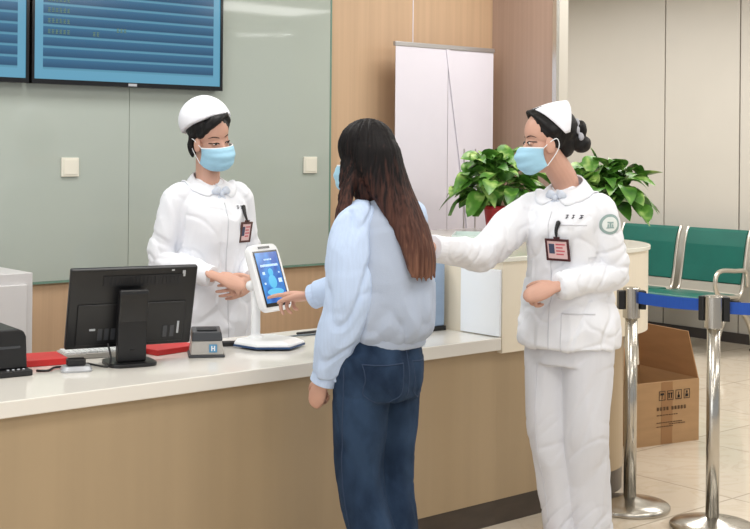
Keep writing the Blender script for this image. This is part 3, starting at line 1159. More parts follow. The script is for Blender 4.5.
# umbrella, arrows, glass, stacked box
box(bm, -0.036, -0.014, y0, y1, 0.252, 0.262)
box(bm, -0.026, -0.0235, y0, y1, 0.233, 0.252)
for x in (0.018, 0.034):
    box(bm, x, x + 0.006, y0, y1, 0.234, 0.258)
    box(bm, x - 0.003, x + 0.009, y0, y1, 0.255, 0.261)
box(bm, 0.078, 0.092, y0, y1, 0.232, 0.246)
box(bm, 0.083, 0.087, y0, y1, 0.246, 0.262)
box(bm, 0.131, 0.149, y0, y1, 0.234, 0.248)
box(bm, 0.136, 0.144, y0, y1, 0.252, 0.264)
obj('handling_marks', bm, M['card_black'], t)
bm = bmesh.new()
rnd = random.Random(2)
for k in range(9):
    x = -0.06 + k * 0.021 + (0.012 if k > 3 else 0)
    for q in range(3):
        box(bm, x, x + 0.015, y0, y1, 0.175 + q * 0.006, 0.178 + q * 0.006)
    box(bm, x + 0.006, x + 0.009, y0, y1, 0.173, 0.192)
obj('printed_title', bm, M['card_print'], t)
for z, a, b in ((0.148, -0.06, 0.07), (0.11, -0.06, 0.11), (0.10, 0.02, 0.13), (0.09, -0.06, 0.05)):
    bm = bmesh.new()
    x = a
    while x < b:
        l = rnd.uniform(0.006, 0.016)
        box(bm, x, x + l, y0, y1, z, z + 0.004)
        x += l + 0.004
    obj('printed_line', bm, M['card_print'], t)


# ------------------------------------------------------------------ people
# person frame: +Y is where the body faces, +X the person's right-hand side
def hand(bm, wrist, d, n, side, curls, scale=1.0, spread=0.12, thumb=(30, 25), thumb_out=38):
    """wrist point, finger direction d, palm-facing normal n, side +1 right / -1 left; curls per finger index..little (three bends, degrees)"""
    d = V(d).normalized()
    n = V(n)
    n = (n - d * n.dot(d)).normalized()
    s = d.cross(n) * side          # towards the thumb
    k = scale
    w = V(wrist)
    # wrist and palm: flattened section
    limb(bm, [w - d * 0.04 * k, w, w + d * 0.03 * k, w + d * 0.065 * k, w + d * 0.088 * k], [0.0235 * k, 0.025 * k, 0.035 * k, 0.04 * k, 0.036 * k],
         seg=16, res=4, flat=n, flat_k=0.48)
    lens = (0.074, 0.082, 0.076, 0.059)
    offs = (0.0305, 0.0102, -0.0102, -0.0290)
    base = (0.086, 0.090, 0.086, 0.078)
    for i in range(4):
        c = curls[i]
        fd = (d + s * spread * (1.5 - i) * 0.55).normalized()
        p = w + d * (base[i] - 0.02) * k + s * offs[i] * k
        q = w + d * base[i] * k + s * offs[i] * k
        pts = [p, q]
        ang = 0
        ax = n
        L = lens[i] * k
        cur = fd
        for j, fr in enumerate((0.45, 0.31, 0.24)):
            ang += c[j]
            a = math.radians(ang)
            dd = fd * math.cos(a) + n * math.sin(a)
            q = q + dd * L * fr
            pts.append(q)
        limb(bm, pts, [0.0084 * k, 0.0084 * k, 0.0078 * k, 0.0072 * k, 0.0060 * k], seg=10, res=4)
    # thumb from the side of the palm near its base
    p = w + d * 0.018 * k + s * 0.02 * k
    a = math.radians(thumb_out)
    t1 = (d * math.cos(a) + s * math.sin(a) + n * 0.25).normalized()
    q1 = p + t1 * 0.042 * k
    b1 = math.radians(thumb[0])
    t2 = (t1 * math.cos(b1) + (d * 0.75 - s * 0.5 + n * 0.35).normalized() * math.sin(b1)).normalized()
    q2 = q1 + t2 * 0.034 * k
    b2 = math.radians(thumb[1])
    t3 = (t2 * math.cos(b2) + (d * 0.6 - s * 0.5 + n * 0.4).normalized() * math.sin(b2)).normalized()
    q3 = q2 + t3 * 0.024 * k
    limb(bm, [p, q1, q2, q3], [0.015 * k, 0.0115 * k, 0.0098 * k, 0.0078 * k], seg=10, res=4)


def head(bm, H):
    ellipsoid(bm, (0, -0.012, 0.040), (0.072, 0.090, 0.082), H)
    ellipsoid(bm, (0, 0.018, -0.030), (0.0595, 0.066, 0.085), H)
    ellipsoid(bm, (0, 0.034, -0.082), (0.036, 0.040, 0.030), H)      # jaw
    ellipsoid(bm, (0, 0.058, -0.096), (0.018, 0.020, 0.015), H)      # chin
    for s in (-1, 1):
        ellipsoid(bm, (s * 0.036, 0.050, -0.035), (0.022, 0.024, 0.022), H)   # cheek
        ellipsoid(bm, (s * 0.072, -0.006, -0.014), (0.009, 0.019, 0.031), H @ T(0, 0, 0) @ Matrix.Rotation(s * 0.15, 4, 'Z'))
        ellipsoid(bm, (s * 0.031, 0.0685, 0.001), (0.0145, 0.008, 0.0085), H)  # eyelid
    limb(bm, [H @ V((0, 0.070, 0.006)), H @ V((0, 0.084, -0.014)), H @ V((0, 0.098, -0.034))], [0.007, 0.0085, 0.0115], seg=12)
    for s in (-1, 1):
        ellipsoid(bm, (s * 0.011, 0.086, -0.037), (0.008, 0.010, 0.007), H)
    ellipsoid(bm, (0, 0.080, -0.060), (0.021, 0.010, 0.005), H)
    ellipsoid(bm, (0, 0.079, -0.068), (0.018, 0.010, 0.006), H)
    ellipsoid(bm, (0, -0.02, -0.075), (0.044, 0.05, 0.05), H)       # under the skull


def face_details(root, H, body_bvh, look_down=False):
    hinv = H.to_3x3()
    fd = hinv @ V((0, -1, 0))
    for s in (-1, 1):
        c = hit(body_bvh, H @ V((s * 0.031, 0.2, 0.002)), fd, 0.0)
        bm = bmesh.new()
        e = H.to_3x3().to_4x4()
        mx = Matrix.Translation(c) @ e
        ellipsoid(bm, (0, -0.0015, -0.001 if look_down else 0), (0.0125, 0.0035, 0.0026 if look_down else 0.0046), mx, 18, 10)
        eye = obj('eye', bm, M['eye_w'], root, smooth=True)
        bm = bmesh.new()
        ellipsoid(bm, (0, 0.0004, -0.0012 if look_down else 0.0), (0.0066, 0.0034, 0.0028 if look_down else 0.0054), mx, 14, 10)
        obj('iris', bm, M['eye_d'], eye, smooth=True)
        pts = []
        for q in (-0.016, -0.008, 0, 0.008, 0.016):
            z = 0.006 - 16 * q * q - (0.003 if look_down else 0)
            p = hit(body_bvh, H @ V((s * 0.031 + q, 0.2, z + 0.002)), fd, 0.0016)
            pts.append(p)
        obj('lashes', tube(pts, 0.0021, 8, 4), M['eye_d'], root, smooth=True)
        pts = []
        for q, zz in ((0.014, 0.025), (0.026, 0.0285), (0.038, 0.0285), (0.049, 0.022)):
            pts.append(hit(body_bvh, H @ V((s * q, 0.2, zz)), fd, 0.0008))
        obj('eyebrow', tube(pts, 0.002, 8, 4, radii=[0.0018, 0.0021, 0.0018, 0.0009]), M['brow'], root, smooth=True)


def face_mask(root, H):
    prof = [(0.0995, -0.012), (0.115, -0.026), (0.124, -0.044), (0.121, -0.068), (0.112, -0.090), (0.096, -0.108), (0.074, -0.117)]
    pr = cat_rom(prof, 5)
    bm = bmesh.new()
    g = []
    nu = 24
    for j, (yc, zc) in enumerate(pr):
        v = j / (len(pr) - 1)
        row = []
        for i in range(nu + 1):
            u = i / nu * 2 - 1
            a = u * math.radians(84)
            x = 0.0715 * math.sin(a)
            zs = -0.020 - v * 0.066
            ys = 0.018 - 0.006 * v
            k = math.cos(a) ** 0.8
            y = ys + (yc - ys) * k
            z = zs + (zc - zs) * (1 - abs(u) ** 2.2)
            y += 0.0024 * math.sin(v * PI * 7) * (1 - u * u)
            row.append(bm.verts.new(H @ V((x, y, z))))
        g.append(row)
    for j in range(len(g) - 1):
        for i in range(nu):
            bm.faces.new((g[j][i], g[j][i + 1], g[j + 1][i + 1], g[j + 1][i]))
    edge = [v.co.copy() for v in g[0]]
    c0, c1 = g[0][0].co.copy(), g[0][-1].co.copy()
    d0, d1 = g[-1][0].co.copy(), g[-1][-1].co.copy()
    mk_ = obj('mask', bm, M['mask'], root, smooth=True, solid=0.0022)
    mk_['label'] = 'pale blue surgical mask'
    obj('edge_band', tube(edge, 0.0026, 8, 1), M['mask_white'], mk_, smooth=True)
    for s, a, b in ((-1, c0, d0), (1, c1, d1)):
        pts = [a, H @ V((s * 0.080, 0.0, 0.004)), H @ V((s * 0.083, -0.020, 0.010)), H @ V((s * 0.080, -0.027, -0.014)), H @ V((s * 0.078, -0.014, -0.042)), b]
        obj('ear_loop', tube(pts, 0.0017, 8, 5), M['mask_white'], mk_, smooth=True)


TORSO_SKIN = [(0.76, 0, 0, .125, .08, .095), (0.84, 0, 0, .132, .085, .098), (0.98, 0, 0, .110, .08, .08), (1.10, 0, 0, .11, .08, .075),
              (1.18, 0, 0.0, .115, .09, .075), (1.24, 0, 0, .11, .07, .075), (1.285, 0, -.005, .075, .045, .055), (1.33, 0, -.01, .05, .04, .045)]


def human_body(root, H, arms, legs, hands, neck0=(0, -0.012, 1.36)):
    bm = bmesh.new()
    head(bm, H)
    n1 = H @ V((0, -0.022, -0.075))
    limb(bm, [V(neck0) - V((0, 0, 0.07)), V(neck0) + V((0, 0, 0.015)), n1, n1 + (n1 - V(neck0)) * 0.3], [0.046, 0.050, 0.049, 0.046], seg=20)
    torso(bm, TORSO_SKIN)
    for s, el, wr in arms:
        limb(bm, [V((V(s).x * .5, V(s).y, V(s).z - .03)), V(s) - V((0, 0, .012)), V(s).lerp(V(el), .5), V(el), V(el).lerp(V(wr), .4), V(wr)], [0.038, 0.036, 0.038, 0.034, 0.033, 0.024], seg=16)
    for hp, kn, an, toe in legs:
        limb(bm, [V(hp), V(hp).lerp(V(kn), .5), V(kn), V(kn).lerp(V(an), .35), V(an)], [0.085, 0.075, 0.054, 0.053, 0.036], seg=18)
        limb(bm, [V(an) + V((0, -0.03, -0.035)), V(an) + (V(toe) - V(an)) * 0.5 + V((0, 0, -0.015)), V(toe)], [0.036, 0.036, 0.024], seg=14)
    for h_ in hands:
        hand(bm, *h_[0], **h_[1])
    me = remesh(bm, 0.0027, 5, 0.5)
    finish('body', me, M['skin'], root, smooth=True)
    return bvh_of(me)


def shoes(root, legs, m):
    for hp, kn, an, toe in legs:
        bm = bmesh.new()
        an, toe = V(an), V(toe)
        f = V((toe.x - an.x, toe.y - an.y, 0)).normalized()
        heel = V((an.x, an.y, 0)) - f * 0.055
        rows = []
        side = V((-f.y, f.x, 0))
        for s, wd, hh in ((0.0, .02, .03), (0.02, .034, .07), (0.08, .036, .085), (0.13, .038, .06), (0.19, .045, .045), (0.23, .038, .034), (0.25, .018, .02)):
            c = heel + f * s
            ring = []
            for k in range(16):
                a = 2 * PI * k / 16
                ring.append(c + side * math.cos(a) * wd + V((0, 0, 0.003 + hh * 0.5 * (1 + math.copysign(abs(math.sin(a)) ** 0.7, math.sin(a))))))
            rows.append(ring)
        loft(bm, rows)
        sh = obj('shoe', bm, m, root, smooth=True)
        bm = bmesh.new()
        pl = [(heel + f * s + side * wd * q) for s, wd in ((0, .022), (.02, .036), (.08, .038), (.13, .04), (.19, .047), (.23, .04), (.25, .018)) for q in (1,)]
        pr = [(heel + f * s - side * wd) for s, wd in ((0, .022), (.02, .036), (.08, .038), (.13, .04), (.19, .047), (.23, .04), (.25, .018))][::-1]
        poly = [(p.x, p.y) for p in pl + pr]
        prism(bm, poly, 0.0, 0.016)
        obj('sole', bm, m, sh)


def nurse_cloth(root, rows, arms, sleeve_r, seed, cut=None):
    """white tunic with sleeves as one piece"""
    bm = bmesh.new()
    torso(bm, rows, n=2.35)
    for (s, el, wr), rr in zip(arms, sleeve_r):
        s, el, wr = V(s), V(el), V(wr)
        limb(bm, [s + V((-math.copysign(0.05, s.x), 0, 0.008)), s, s.lerp(el, .5), el, el.lerp(wr, .5), wr], [rr[0] * .92, rr[0], rr[1], rr[2], rr[3], rr[4]], seg=22, res=6, round_ends=False)
    me = remesh(bm, 0.0055, 5, 0.5)
    a0, a1 = [(V(a[0]), V(a[1]), V(a[2])) for a in arms]

    def fn(p):
        # torso: long soft vertical folds below the chest; arms: short cross creases near the elbow
        dmin, on_arm, ax = 9, False, None
        for s, el, wr in (a0, a1):
            for a, b in ((s, el), (el, wr)):
                ab = b - a
                t = max(0, min(1, (p - a).dot(ab) / ab.length_squared))
                d_ = (p - (a + ab * t)).length
                if d_ < dmin:
                    dmin, ax = d_, (a, ab.normalized(), el)
        r = 0.0
        if dmin < 0.078 and not (abs(p.x) < 0.13 and p.z < 1.28):
            a, u, el = ax
            al = (p - a).dot(u)
            q = p - a - u * al
            k = math.exp(-((p - el).length / 0.12) ** 2)
            w1 = V((q.x * 7, q.y * 7, al * 15 + q.z * 12))
            r -= (0.002 + 0.007 * k) * crease(w1, (1, 1, 1), seed, 0.2)
            w2 = V((q.x * 16 + al * 7, q.y * 16 - al * 7, q.z * 16))
            r += 0.005 * ridge(w2, (.8, .8, .8), seed + 3)
            r -= 0.003 * crease(w2, (.6, .6, .6), seed + 6, 0.18)
        else:
            k = max(0.2, min(1, (1.22 - p.z) / 0.25))
            r += 0.009 * k * ridge(p, (11, 11, 2.2), seed + 9)
            r -= 0.006 * k * crease(V((p.x + .25 * p.z, p.y, p.z - .3 * p.x)), (9, 9, 3), seed + 1, 0.12)
            r += 0.004 * soft(p, (8, 8, 6), seed + 5)
            r += 0.004 * ridge(V((p.x + p.z, p.y, p.z - p.x)), (9, 6, 6), seed + 2)
            r -= 0.004 * crease(V((p.x - p.z, p.y, p.z + p.x)), (7, 6, 6), seed + 2, 0.12)
        return r
    displace(me, fn)
    o = finish('tunic', me, M['coat'], root, smooth=True)
    o['label'] = 'white long-sleeved nurse tunic'
    return o, bvh_of(me)


def cuffs(parent, arms, sleeve_r):
    for (s, el, wr), rr in zip(arms, sleeve_r):
        el, wr = V(el), V(wr)
        d = (wr - el).normalized()
        bm = bmesh.new()
        limb(bm, [wr - d * 0.04, wr - d * 0.02, wr + d * 0.004], [rr[4] * 1.05, rr[4] * 1.06, rr[4] * 1.03], seg=24, res=3, round_ends=False)
        obj('cuff', bm, M['coat'], parent, smooth=False, bevel=0.003)


def collar(parent, bvh, r0=0.056, w0=0.058, z0=1.39, front=(0, 0)):
    for s in (-1, 1):
        bm = bmesh.new()
        g = []
        for i in range(27):
            t = i / 26 * PI
            row = []
            for j in range(7):
                q = j / 6
                taper = min(1.0, 0.25 + (t / 0.42) ** 0.7 * 0.75)
                r = r0 + q * w0 * taper
                x, y = s * math.sin(t + 0.06 * (1 - t / PI)) * r * 1.06, math.cos(t) * r * 0.98 - 0.008 + front[1]
                zi = z0 - 0.022 - 0.030 * math.cos(t)
                h = hit(bvh, (x, y, 1.48), (0, 0, -1), 0.006)
                zs = h.z if h is not None else zi - 0.05 * q
                zz = zs if q > 0.6 else max(zs, zi + (zs - zi) * q / 0.6) if q > 0 else zi
                row.append(bm.verts.new(V((x, y, zz))))
            g.append(row)
        for a, b in zip(g[:-1], g[1:]):
            for i in range(6):
                bm.faces.new((a[i], a[i + 1], b[i + 1], b[i]))
        obj('collar', bm, M['coat'], parent, smooth=True, solid=0.005)


def bow_tie(parent, bvh, x, z):
    p = hit(bvh, (x, 0.5, z), (0, -1, 0), 0.006)
    bm = bmesh.new()
    for s in (-1, 1):
        limb(bm, [p, p + V((s * 0.018, 0.006, 0.012)), p + V((s * 0.034, 0.002, 0.008))], [0.006, 0.017, 0.011], seg=12, flat=(0, 1, 0), flat_k=0.45)
        limb(bm, [p, p + V((s * 0.012, 0.006, -0.03)), p + V((s * 0.02, 0.004, -0.052))], [0.006, 0.013, 0.014], seg=12, flat=(0, 1, 0), flat_k=0.3)
    ellipsoid(bm, p + V((0, 0.008, 0)), (0.011, 0.008, 0.012), None, 14, 10)
    o = obj('neck_bow', bm, M['bow'], parent, smooth=True)
    o['label'] = 'small pale blue neck bow'


def badge(parent, bvh, x, z, w_, h_, frame, pts_photo=True):
    p = hit(bvh, (x, 0.5, z), (0, -1, 0), 0.009)
    q = hit(bvh, (x, 0.5, z + h_ / 2 + 0.055), (0, -1, 0), 0.006)
    nrm = V((0, 1, 0))
    h = bvh.ray_cast(V((x, 0.5, z)), V((0, -1, 0)))
    n = h[1] if h[1].y > 0 else -h[1]
    n = V((n.x * 0.45, n.y, max(-0.2, min(0.2, n.z)))).normalized()
    xx = V((0, 0, 1)).cross(n).normalized()
    zz = n.cross(xx)
    mx = Matrix.Translation(p) @ Matrix((xx, n, zz)).transposed().to_4x4()
    a, b = w_ / 2, h_ / 2
    bm = bmesh.new()
    f = 0.008
    box(bm, -a, a, -0.003, 0.0, -b, b, mx)
    box(bm, -a, -a + f, 0, 0.003, -b, b, mx)
    box(bm, a - f, a, 0, 0.003, -b, b, mx)
    box(bm, -a + f, a - f, 0, 0.003, -b, -b + f, mx)
    box(bm, -a + f, a - f, 0, 0.003, b - f, b, mx)
    box(bm, -0.012, 0.012, -0.002, 0.002, b, b + 0.008, mx)
    bd = obj('badge', bm, frame, parent)
    bd['label'] = 'dark-framed identity card hanging on the chest'
    bm = bmesh.new()
    box(bm, -a + f, a - f, 0.0, 0.0012, -b + f, b - f, mx)
    obj('card', bm, M['badge_card'], bd)
    bm = bmesh.new()
    # seen from the front +x of mx points to the viewer's left
    box(bm, -a * 0.72, -a * 0.25, 0.0012, 0.0020, -b * 0.35, b * 0.55, mx)
    obj('photo', bm, M['badge_dark'], bd)
    bm = bmesh.new()
    for k, (l, zz_) in enumerate(((0.75, 0.5), (0.55, 0.2), (0.7, -0.1), (0.6, -0.4))):
        x0 = -a * 0.12
        box(bm, x0, x0 + a * l * 1.05, 0.0012, 0.0020, b * zz_ - 0.002, b * zz_ + 0.003, mx)
    obj('print', bm, M['badge_text'], bd)
    top = mx @ V((0, 0, b + 0.004))
    obj('clip_strap', tube([top, top.lerp(q, .5) + V((0.004, 0.003, 0)), q], 0.006, 8, 4, radii=[0.004, 0.0065, 0.009]), M['black'], bd, smooth=True)


def stitched_name(parent, bvh, x0, z0, step=-0.019):
    bm = bmesh.new()
    for k in range(3):
        x = x0 + step * k
        for dx, dz, w_, h_ in ((0, 0.005, 0.011, 0.0025), (0, -0.002, 0.009, 0.0025), (0, 0.0, 0.0025, 0.014), (0.003, -0.006, 0.007, 0.0022)):
            patch(bm, bvh, (x + dx + (0.002 if k == 1 else 0), 0.5, z0 + dz), (0, -1, 0), (1, 0, 0), (0, 0, 1), w_ * (0.85 if k == 1 else 1), h_, 0.002, 2, 2)
    obj('stitched_name', bm, M['ink'], parent)


def seam(parent, bvh, pts, r=0.0022, name='seam', m='coat_seam', d=(0, -1, 0), off=0.0005):
    """line stitched over the surface through points on the front"""
    dense = cat_rom([tuple(p) for p in pts], 8)
    out = []
    for p in dense:
        h = hit(bvh, V(p) - V(d) * 0.4, d, off)
        if h is not None:
            out.append(h)
    if len(out) > 2:
        obj(name, tube(out, r, 6, 1), M[m], parent, smooth=True)


def nurse_pants(root, legs, hips, seed, m='trousers', rows=None, fold=0.0095):
    bm = bmesh.new()
    torso(bm, rows, n=2.3)
    for (hp, kn, an, toe), rr in zip(legs, hips):
        hp, kn, an = V(hp), V(kn), V(an)
        hem = an + V((0, 0, -0.03))
        limb(bm, [hp + V((0, 0, .05)), hp, hp.lerp(kn, .5), kn, kn.lerp(hem, .5), hem], rr, seg=26, res=6, round_ends=False)
    me = remesh(bm, 0.0062, 5, 0.5)

    def fn(p):
        r = fold * ridge(p, (11, 11, 1.6), seed) * (1 - 0.5 * max(0.0, min(1.0, (p.z - 0.45) / 0.3)))
        r -= fold * 0.4 * crease(V((p.x + .3 * p.z, p.y, p.z)), (8, 8, 2.6), seed + 1, 0.13)
        k = math.exp(-((p.z - 0.42) / 0.10) ** 2) * 0.6 + math.exp(-((p.z - 0.10) / 0.09) ** 2) + math.exp(-((p.z - 0.72) / 0.06) ** 2) * 0.6
        r -= fold * 0.55 * k * crease(V((p.x, p.y, p.z + 0.9 * p.x)), (6, 6, 13), seed + 4, 0.16)
        r += fold * 0.5 * soft(p, (8, 8, 4), seed + 8)
        return r
    displace(me, fn)
    o = finish('trousers', me, M[m], root, smooth=True)
    return o, bvh_of(me)


# --------------------------------------------------------- nurse behind the desk
def nurse_behind_desk():
    root = thing('person', 'masked nurse in white uniform and rounded cap standing behind the desk, hands clasped', 'person', (2.955, 4.50, 0), math.radians(178))
    H = T(0.012, 0.035, 1.530) @ rot('Z', 4) @ rot('Y', 9) @ rot('X', -13) @ Matrix.Scale(1.0, 4)
    arms = [((.150, -.005, 1.285), (.212, -0.02, 1.035), (.108, .205, .985)), ((-.150, -.005, 1.285), (-.215, -.02, 1.04), (-.085, .205, .965))]
    legs = [((.085, 0, .82), (.09, .02, .46), (.09, -.02, .09), (.10, .11, .03)), ((-.085, 0, .82), (-.09, .02, .46), (-.09, -.02, .09), (-.10, .11, .03))]
    cu = lambda *a: a
    hands = [(((.092, .234, .982), (-.90, .26, -.36), (0.0, -.75, -.66), 1), dict(curls=[(26, 40, 26), (30, 42, 26), (34, 44, 26), (38, 46, 26)], spread=0.28, scale=.95)),
             (((-.075, .225, .955), (.94, .12, -.30), (.05, -.96, .1), -1), dict(curls=[(14, 20, 14), (16, 22, 14), (18, 24, 14), (22, 26, 14)], spread=0.1))]
    bv = human_body(root, H, arms, legs, hands, neck0=(0.004, 0.0, 1.36))
    face_details(root, H, bv, True)
    face_mask(root, H)
    # hair under the cap, swept fringe
    bm = bmesh.new()
    ellipsoid(bm, (0, -0.031, 0.052), (0.084, 0.101, 0.084), H)
    ellipsoid(bm, (0, -0.062, -0.030), (0.058, 0.046, 0.060), H)
    for k in range(5):
        o_ = 0.007 * k
        limb(bm, [H @ V((-0.040 + o_, 0.044 - o_, 0.112)), H @ V((0.004 + o_, 0.066 - .5 * o_, 0.102)), H @ V((0.044 + .4 * o_, 0.056 - .6 * o_, 0.074)), H @ V((0.073, 0.024 - o_, 0.026))],
             [0.010, 0.012, 0.011, 0.006], seg=10)
    for k in range(3):
        o_ = 0.009 * k
        limb(bm, [H @ V((-0.03 - o_, 0.040 - o_, 0.112)), H @ V((-0.060 - .3 * o_, 0.034 - o_, 0.082)), H @ V((-0.073, 0.008 - o_, 0.035))], [0.009, 0.011, 0.006], seg=10)
    for s in (1, -1):
        limb(bm, [H @ V((s * .078, -.026, .02)), H @ V((s * .076, -.034, -.03)), H @ V((s * .066, -.034, -.072))], [.012, .014, .006], seg=10)
    me = remesh(bm, 0.004, 2)
    displace(me, lambda p: 0.0016 * ridge(p, (60, 60, 14), 3))
    finish('hair', me, M['hair'], root, smooth=True)['label'] = 'black hair with swept fringe'
    bm = bmesh.new()
    ellipsoid(bm, (0, -0.042, 0.068), (0.108, 0.118, 0.106), H, 40, 28)
    Hi = H.to_3x3()
    bmesh.ops.bisect_plane(bm, geom=bm.verts[:] + bm.edges[:] + bm.faces[:], plane_co=H @ V((0, 0.060, 0.120)), plane_no=Hi @ V((0, -0.56, 0.83)), clear_inner=True)
    bmesh.ops.holes_fill(bm, edges=[e for e in bm.edges if e.is_boundary])
    me = remesh(bm, 0.005, 6)
    displace(me, lambda p: 0.003 * soft(p, (16, 16, 16), 2))
    cp = finish('cap', me, M['cap'], root, smooth=True)
    cp['label'] = 'white rounded nurse cap'
    rows = [(.66, 0, 0, .188, .145, .145), (.84, 0, 0, .188, .142, .145), (.93, 0, 0, .172, .132, .125), (1.04, 0, 0, .156, .124, .112), (1.14, 0, .005, .154, .132, .108),
            (1.21, 0, .005, .158, .132, .108), (1.27, 0, 0, .160, .108, .102), (1.315, 0, -.005, .132, .076, .086), (1.335, 0, -.01, .096, .060, .072), (1.352, 0, -.012, .072, .050, .064), (1.366, 0, -.014, .056, .044, .056)]
    sr = [(.058, .056, .055, .049, .040), (.058, .056, .055, .049, .040)]
    tu, tb = nurse_cloth(root, rows, arms, sr, 11.3)
    cuffs(tu, arms, sr)
    collar(tu, tb)
    bow_tie(tu, tb, -0.005, 1.305)
    badge(tu, tb, -0.098, 1.150, 0.062, 0.086, M['badge_brown'])
    stitched_name(tu, tb, -0.075, 1.25)
    seam(tu, tb, [(-.008, 0, 1.27), (-.008, 0, 1.1), (-.008, 0, .9), (-.008, 0, .70)], name='placket_seam')
    pr = [(.70, 0, 0, .17, .12, .135), (.84, 0, 0, .175, .115, .135), (.96, 0, 0, .15, .105, .11)]
    nurse_pants(root, legs, [[.09, .092, .085, .078, .078, .082]] * 2, 2.2, rows=pr)
    shoes(root, legs, M['shoe'])
    return root


# --------------------------------------------------------- nurse on the right
def nurse_guiding():
    root = thing('person', 'masked nurse in white uniform with folded cap, touching the long-haired woman with one arm', 'person', (3.717, 3.20, 0), math.radians(101))
    yaw = 148 - 191
    H = T(0.0, 0.03, 1.500) @ rot('Z', yaw) @ rot('X', -6) @ Matrix.Scale(0.99, 4)
    H.translation = V((0.046, 0.100, 1.528))
    H.translation += V((0.0, 0.0, 0.0))
    dx, dy = 3.10 - 3.717, 3.30 - 3.20
    c, s_ = math.cos(math.radians(101)), math.sin(math.radians(101))
    wr = V((dx * c + dy * s_, -dx * s_ + dy * c, 1.150))
    arms = [((.140, .04, 1.275), (.212, .275, 1.110), tuple(wr)), ((-.138, .012, 1.275), (-.182, -.025, 1.045), (-.070, .185, 1.005))]
    legs = [((.080, 0, .82), (.055, .035, .46), (.018, -.02, .09), (.025, .12, .03)), ((-.085, 0, .82), (-.085, .015, .46), (-.080, -.05, .09), (-.09, .08, .03))]
    hands = [((tuple(wr + V((0, .01, 0))), (-.05, 1, .05), (-1, -.1, 0), 1), dict(curls=[(18, 20, 12), (20, 22, 12), (22, 24, 12), (26, 24, 14)], spread=0.15)),
             (((-.058, .200, 1.003), (.84, .42, -.34), (-.1, -.85, -.5), -1), dict(curls=[(46, 58, 36), (52, 60, 36), (58, 62, 36), (64, 62, 36)], spread=0.30, thumb=(16, 26), thumb_out=38))]
    bv = human_body(root, H, arms, legs, hands, neck0=(0.006, 0.022, 1.36))
    face_details(root, H, bv, False)
    face_mask(root, H)
    bm = bmesh.new()
    ellipsoid(bm, (0, -0.030, 0.046), (0.080, 0.098, 0.086), H)
    ellipsoid(bm, (0, -0.070, -0.006), (0.056, 0.042, 0.060), H)
    for s in (1, -1):
        for k in range(5):
            limb(bm, [H @ V((s * .012, .056 - .012 * k, .118 + .003 * k)), H @ V((s * .052, .034 - .012 * k, .090)), H @ V((s * .076, .000 - .008 * k, .046)), H @ V((s * .076, -.028, .022))], [.007, .010, .009, .005], seg=10)
    me = remesh(bm, 0.004, 2)
    displace(me, lambda p: 0.0015 * ridge(p, (50, 50, 25), 6))
    hr = finish('hair', me, M['hair'], root, smooth=True)
    hr['label'] = 'black hair combed back into a bun'
    bm = bmesh.new()
    ellipsoid(bm, (0, -0.138, 0.036), (0.030, 0.026, 0.034), H, 18, 12)
    ellipsoid(bm, (0, -0.138, -0.022), (0.036, 0.036, 0.034), H, 20, 14)
    ellipsoid(bm, (0, -0.110, 0.0), (0.034, 0.034, 0.042), H, 20, 14)
    me = remesh(bm, 0.004, 3)
    displace(me, lambda p: 0.003 * soft(p, (40, 40, 40), 6))
    finish('bun', me, M['hair'], hr, smooth=True)
    bm = bmesh.new()
    for k in range(9):
        a = 2 * PI * k / 9
        ellipsoid(bm, (0.034 * math.cos(a), -0.122 + 0.008 * math.sin(3 * a), 0.022 + 0.042 * math.sin(a)), (0.009, 0.012, 0.016), H, 12, 8)
    me = remesh(bm, 0.003, 2)
    finish('hair_net_bow', me, M['net'], hr, smooth=True)['label'] = 'pale grey net bow'
    # folded cap: wide band over the head, narrow at the ears
    bm = bmesh.new()
    g = []
    for i in range(33):
        a = (i / 32) * 2 - 1
        al = a * math.radians(92)
        aa = abs(a)
        row = []
        f = V((0.094 * math.sin(al), 0.040 - 0.092 * aa ** 1.5, 0.030 + 0.096 * math.cos(al)))
        r = V((0.088 * math.sin(al), -0.092 + 0.022 * aa ** 3, 0.030 + 0.118 * max(0, math.cos(al)) ** 0.75))
        for j in range(9):
            q = j / 8
            p = f.lerp(r, q) + V((0, 0, 0.006 * math.sin(PI * q) * math.cos(al)))
            row.append(bm.verts.new(H @ p))
        g.append(row)
    for a, b in zip(g[:-1], g[1:]):
        for i in range(8):
            bm.faces.new((a[i], a[i + 1], b[i + 1], b[i]))
    cp = obj('cap', bm, M['cap'], root, smooth=True, solid=0.004)
    cp['label'] = 'white folded nurse cap'
    rows = [(.765, 0, 0, .188, .145, .145), (.84, 0, 0, .188, .142, .145), (.93, 0, 0, .172, .132, .125), (1.04, 0, 0, .156, .124, .112), (1.14, 0, 0.013, .154, .132, .108),
            (1.21, 0, 0.023, .158, .132, .108), (1.27, 0, 0.020, .160, .108, .102), (1.315, 0, 0.017, .132, .076, .086), (1.335, 0, .014, .096, .060, .072), (1.352, 0, .012, .072, .050, .064), (1.366, 0, .010, .056, .044, .056)]
    sr = [(.060, .074, .064, .053, .045), (.056, .055, .055, .051, .043)]
    tu, tb = nurse_cloth(root, rows, arms, sr, 4.1)
    cuffs(tu, arms, sr)
    collar(tu, tb, z0=1.396, front=(0.0, 0.026))
    bow_tie(tu, tb, 0.0, 1.318)
    badge(tu, tb, -0.040, 1.135, 0.098, 0.082, M['badge_frame'])
    stitched_name(tu, tb, -0.068, 1.255, -0.024)
    seam(tu, tb, [(.0, 0, 1.27), (.0, 0, 1.1), (.0, 0, .9), (.0, 0, .74)], name='placket_seam')
    # chest pocket and lower pocket
    seam(tu, tb, [(-.045, 0, 1.225), (-.09, 0, 1.225), (-.135, 0, 1.225)], name='pocket_seam')
    seam(tu, tb, [(-.05, 0, .90), (-.10, 0, .90), (-.155, 0, .90)], 0.003, name='pocket_seam')
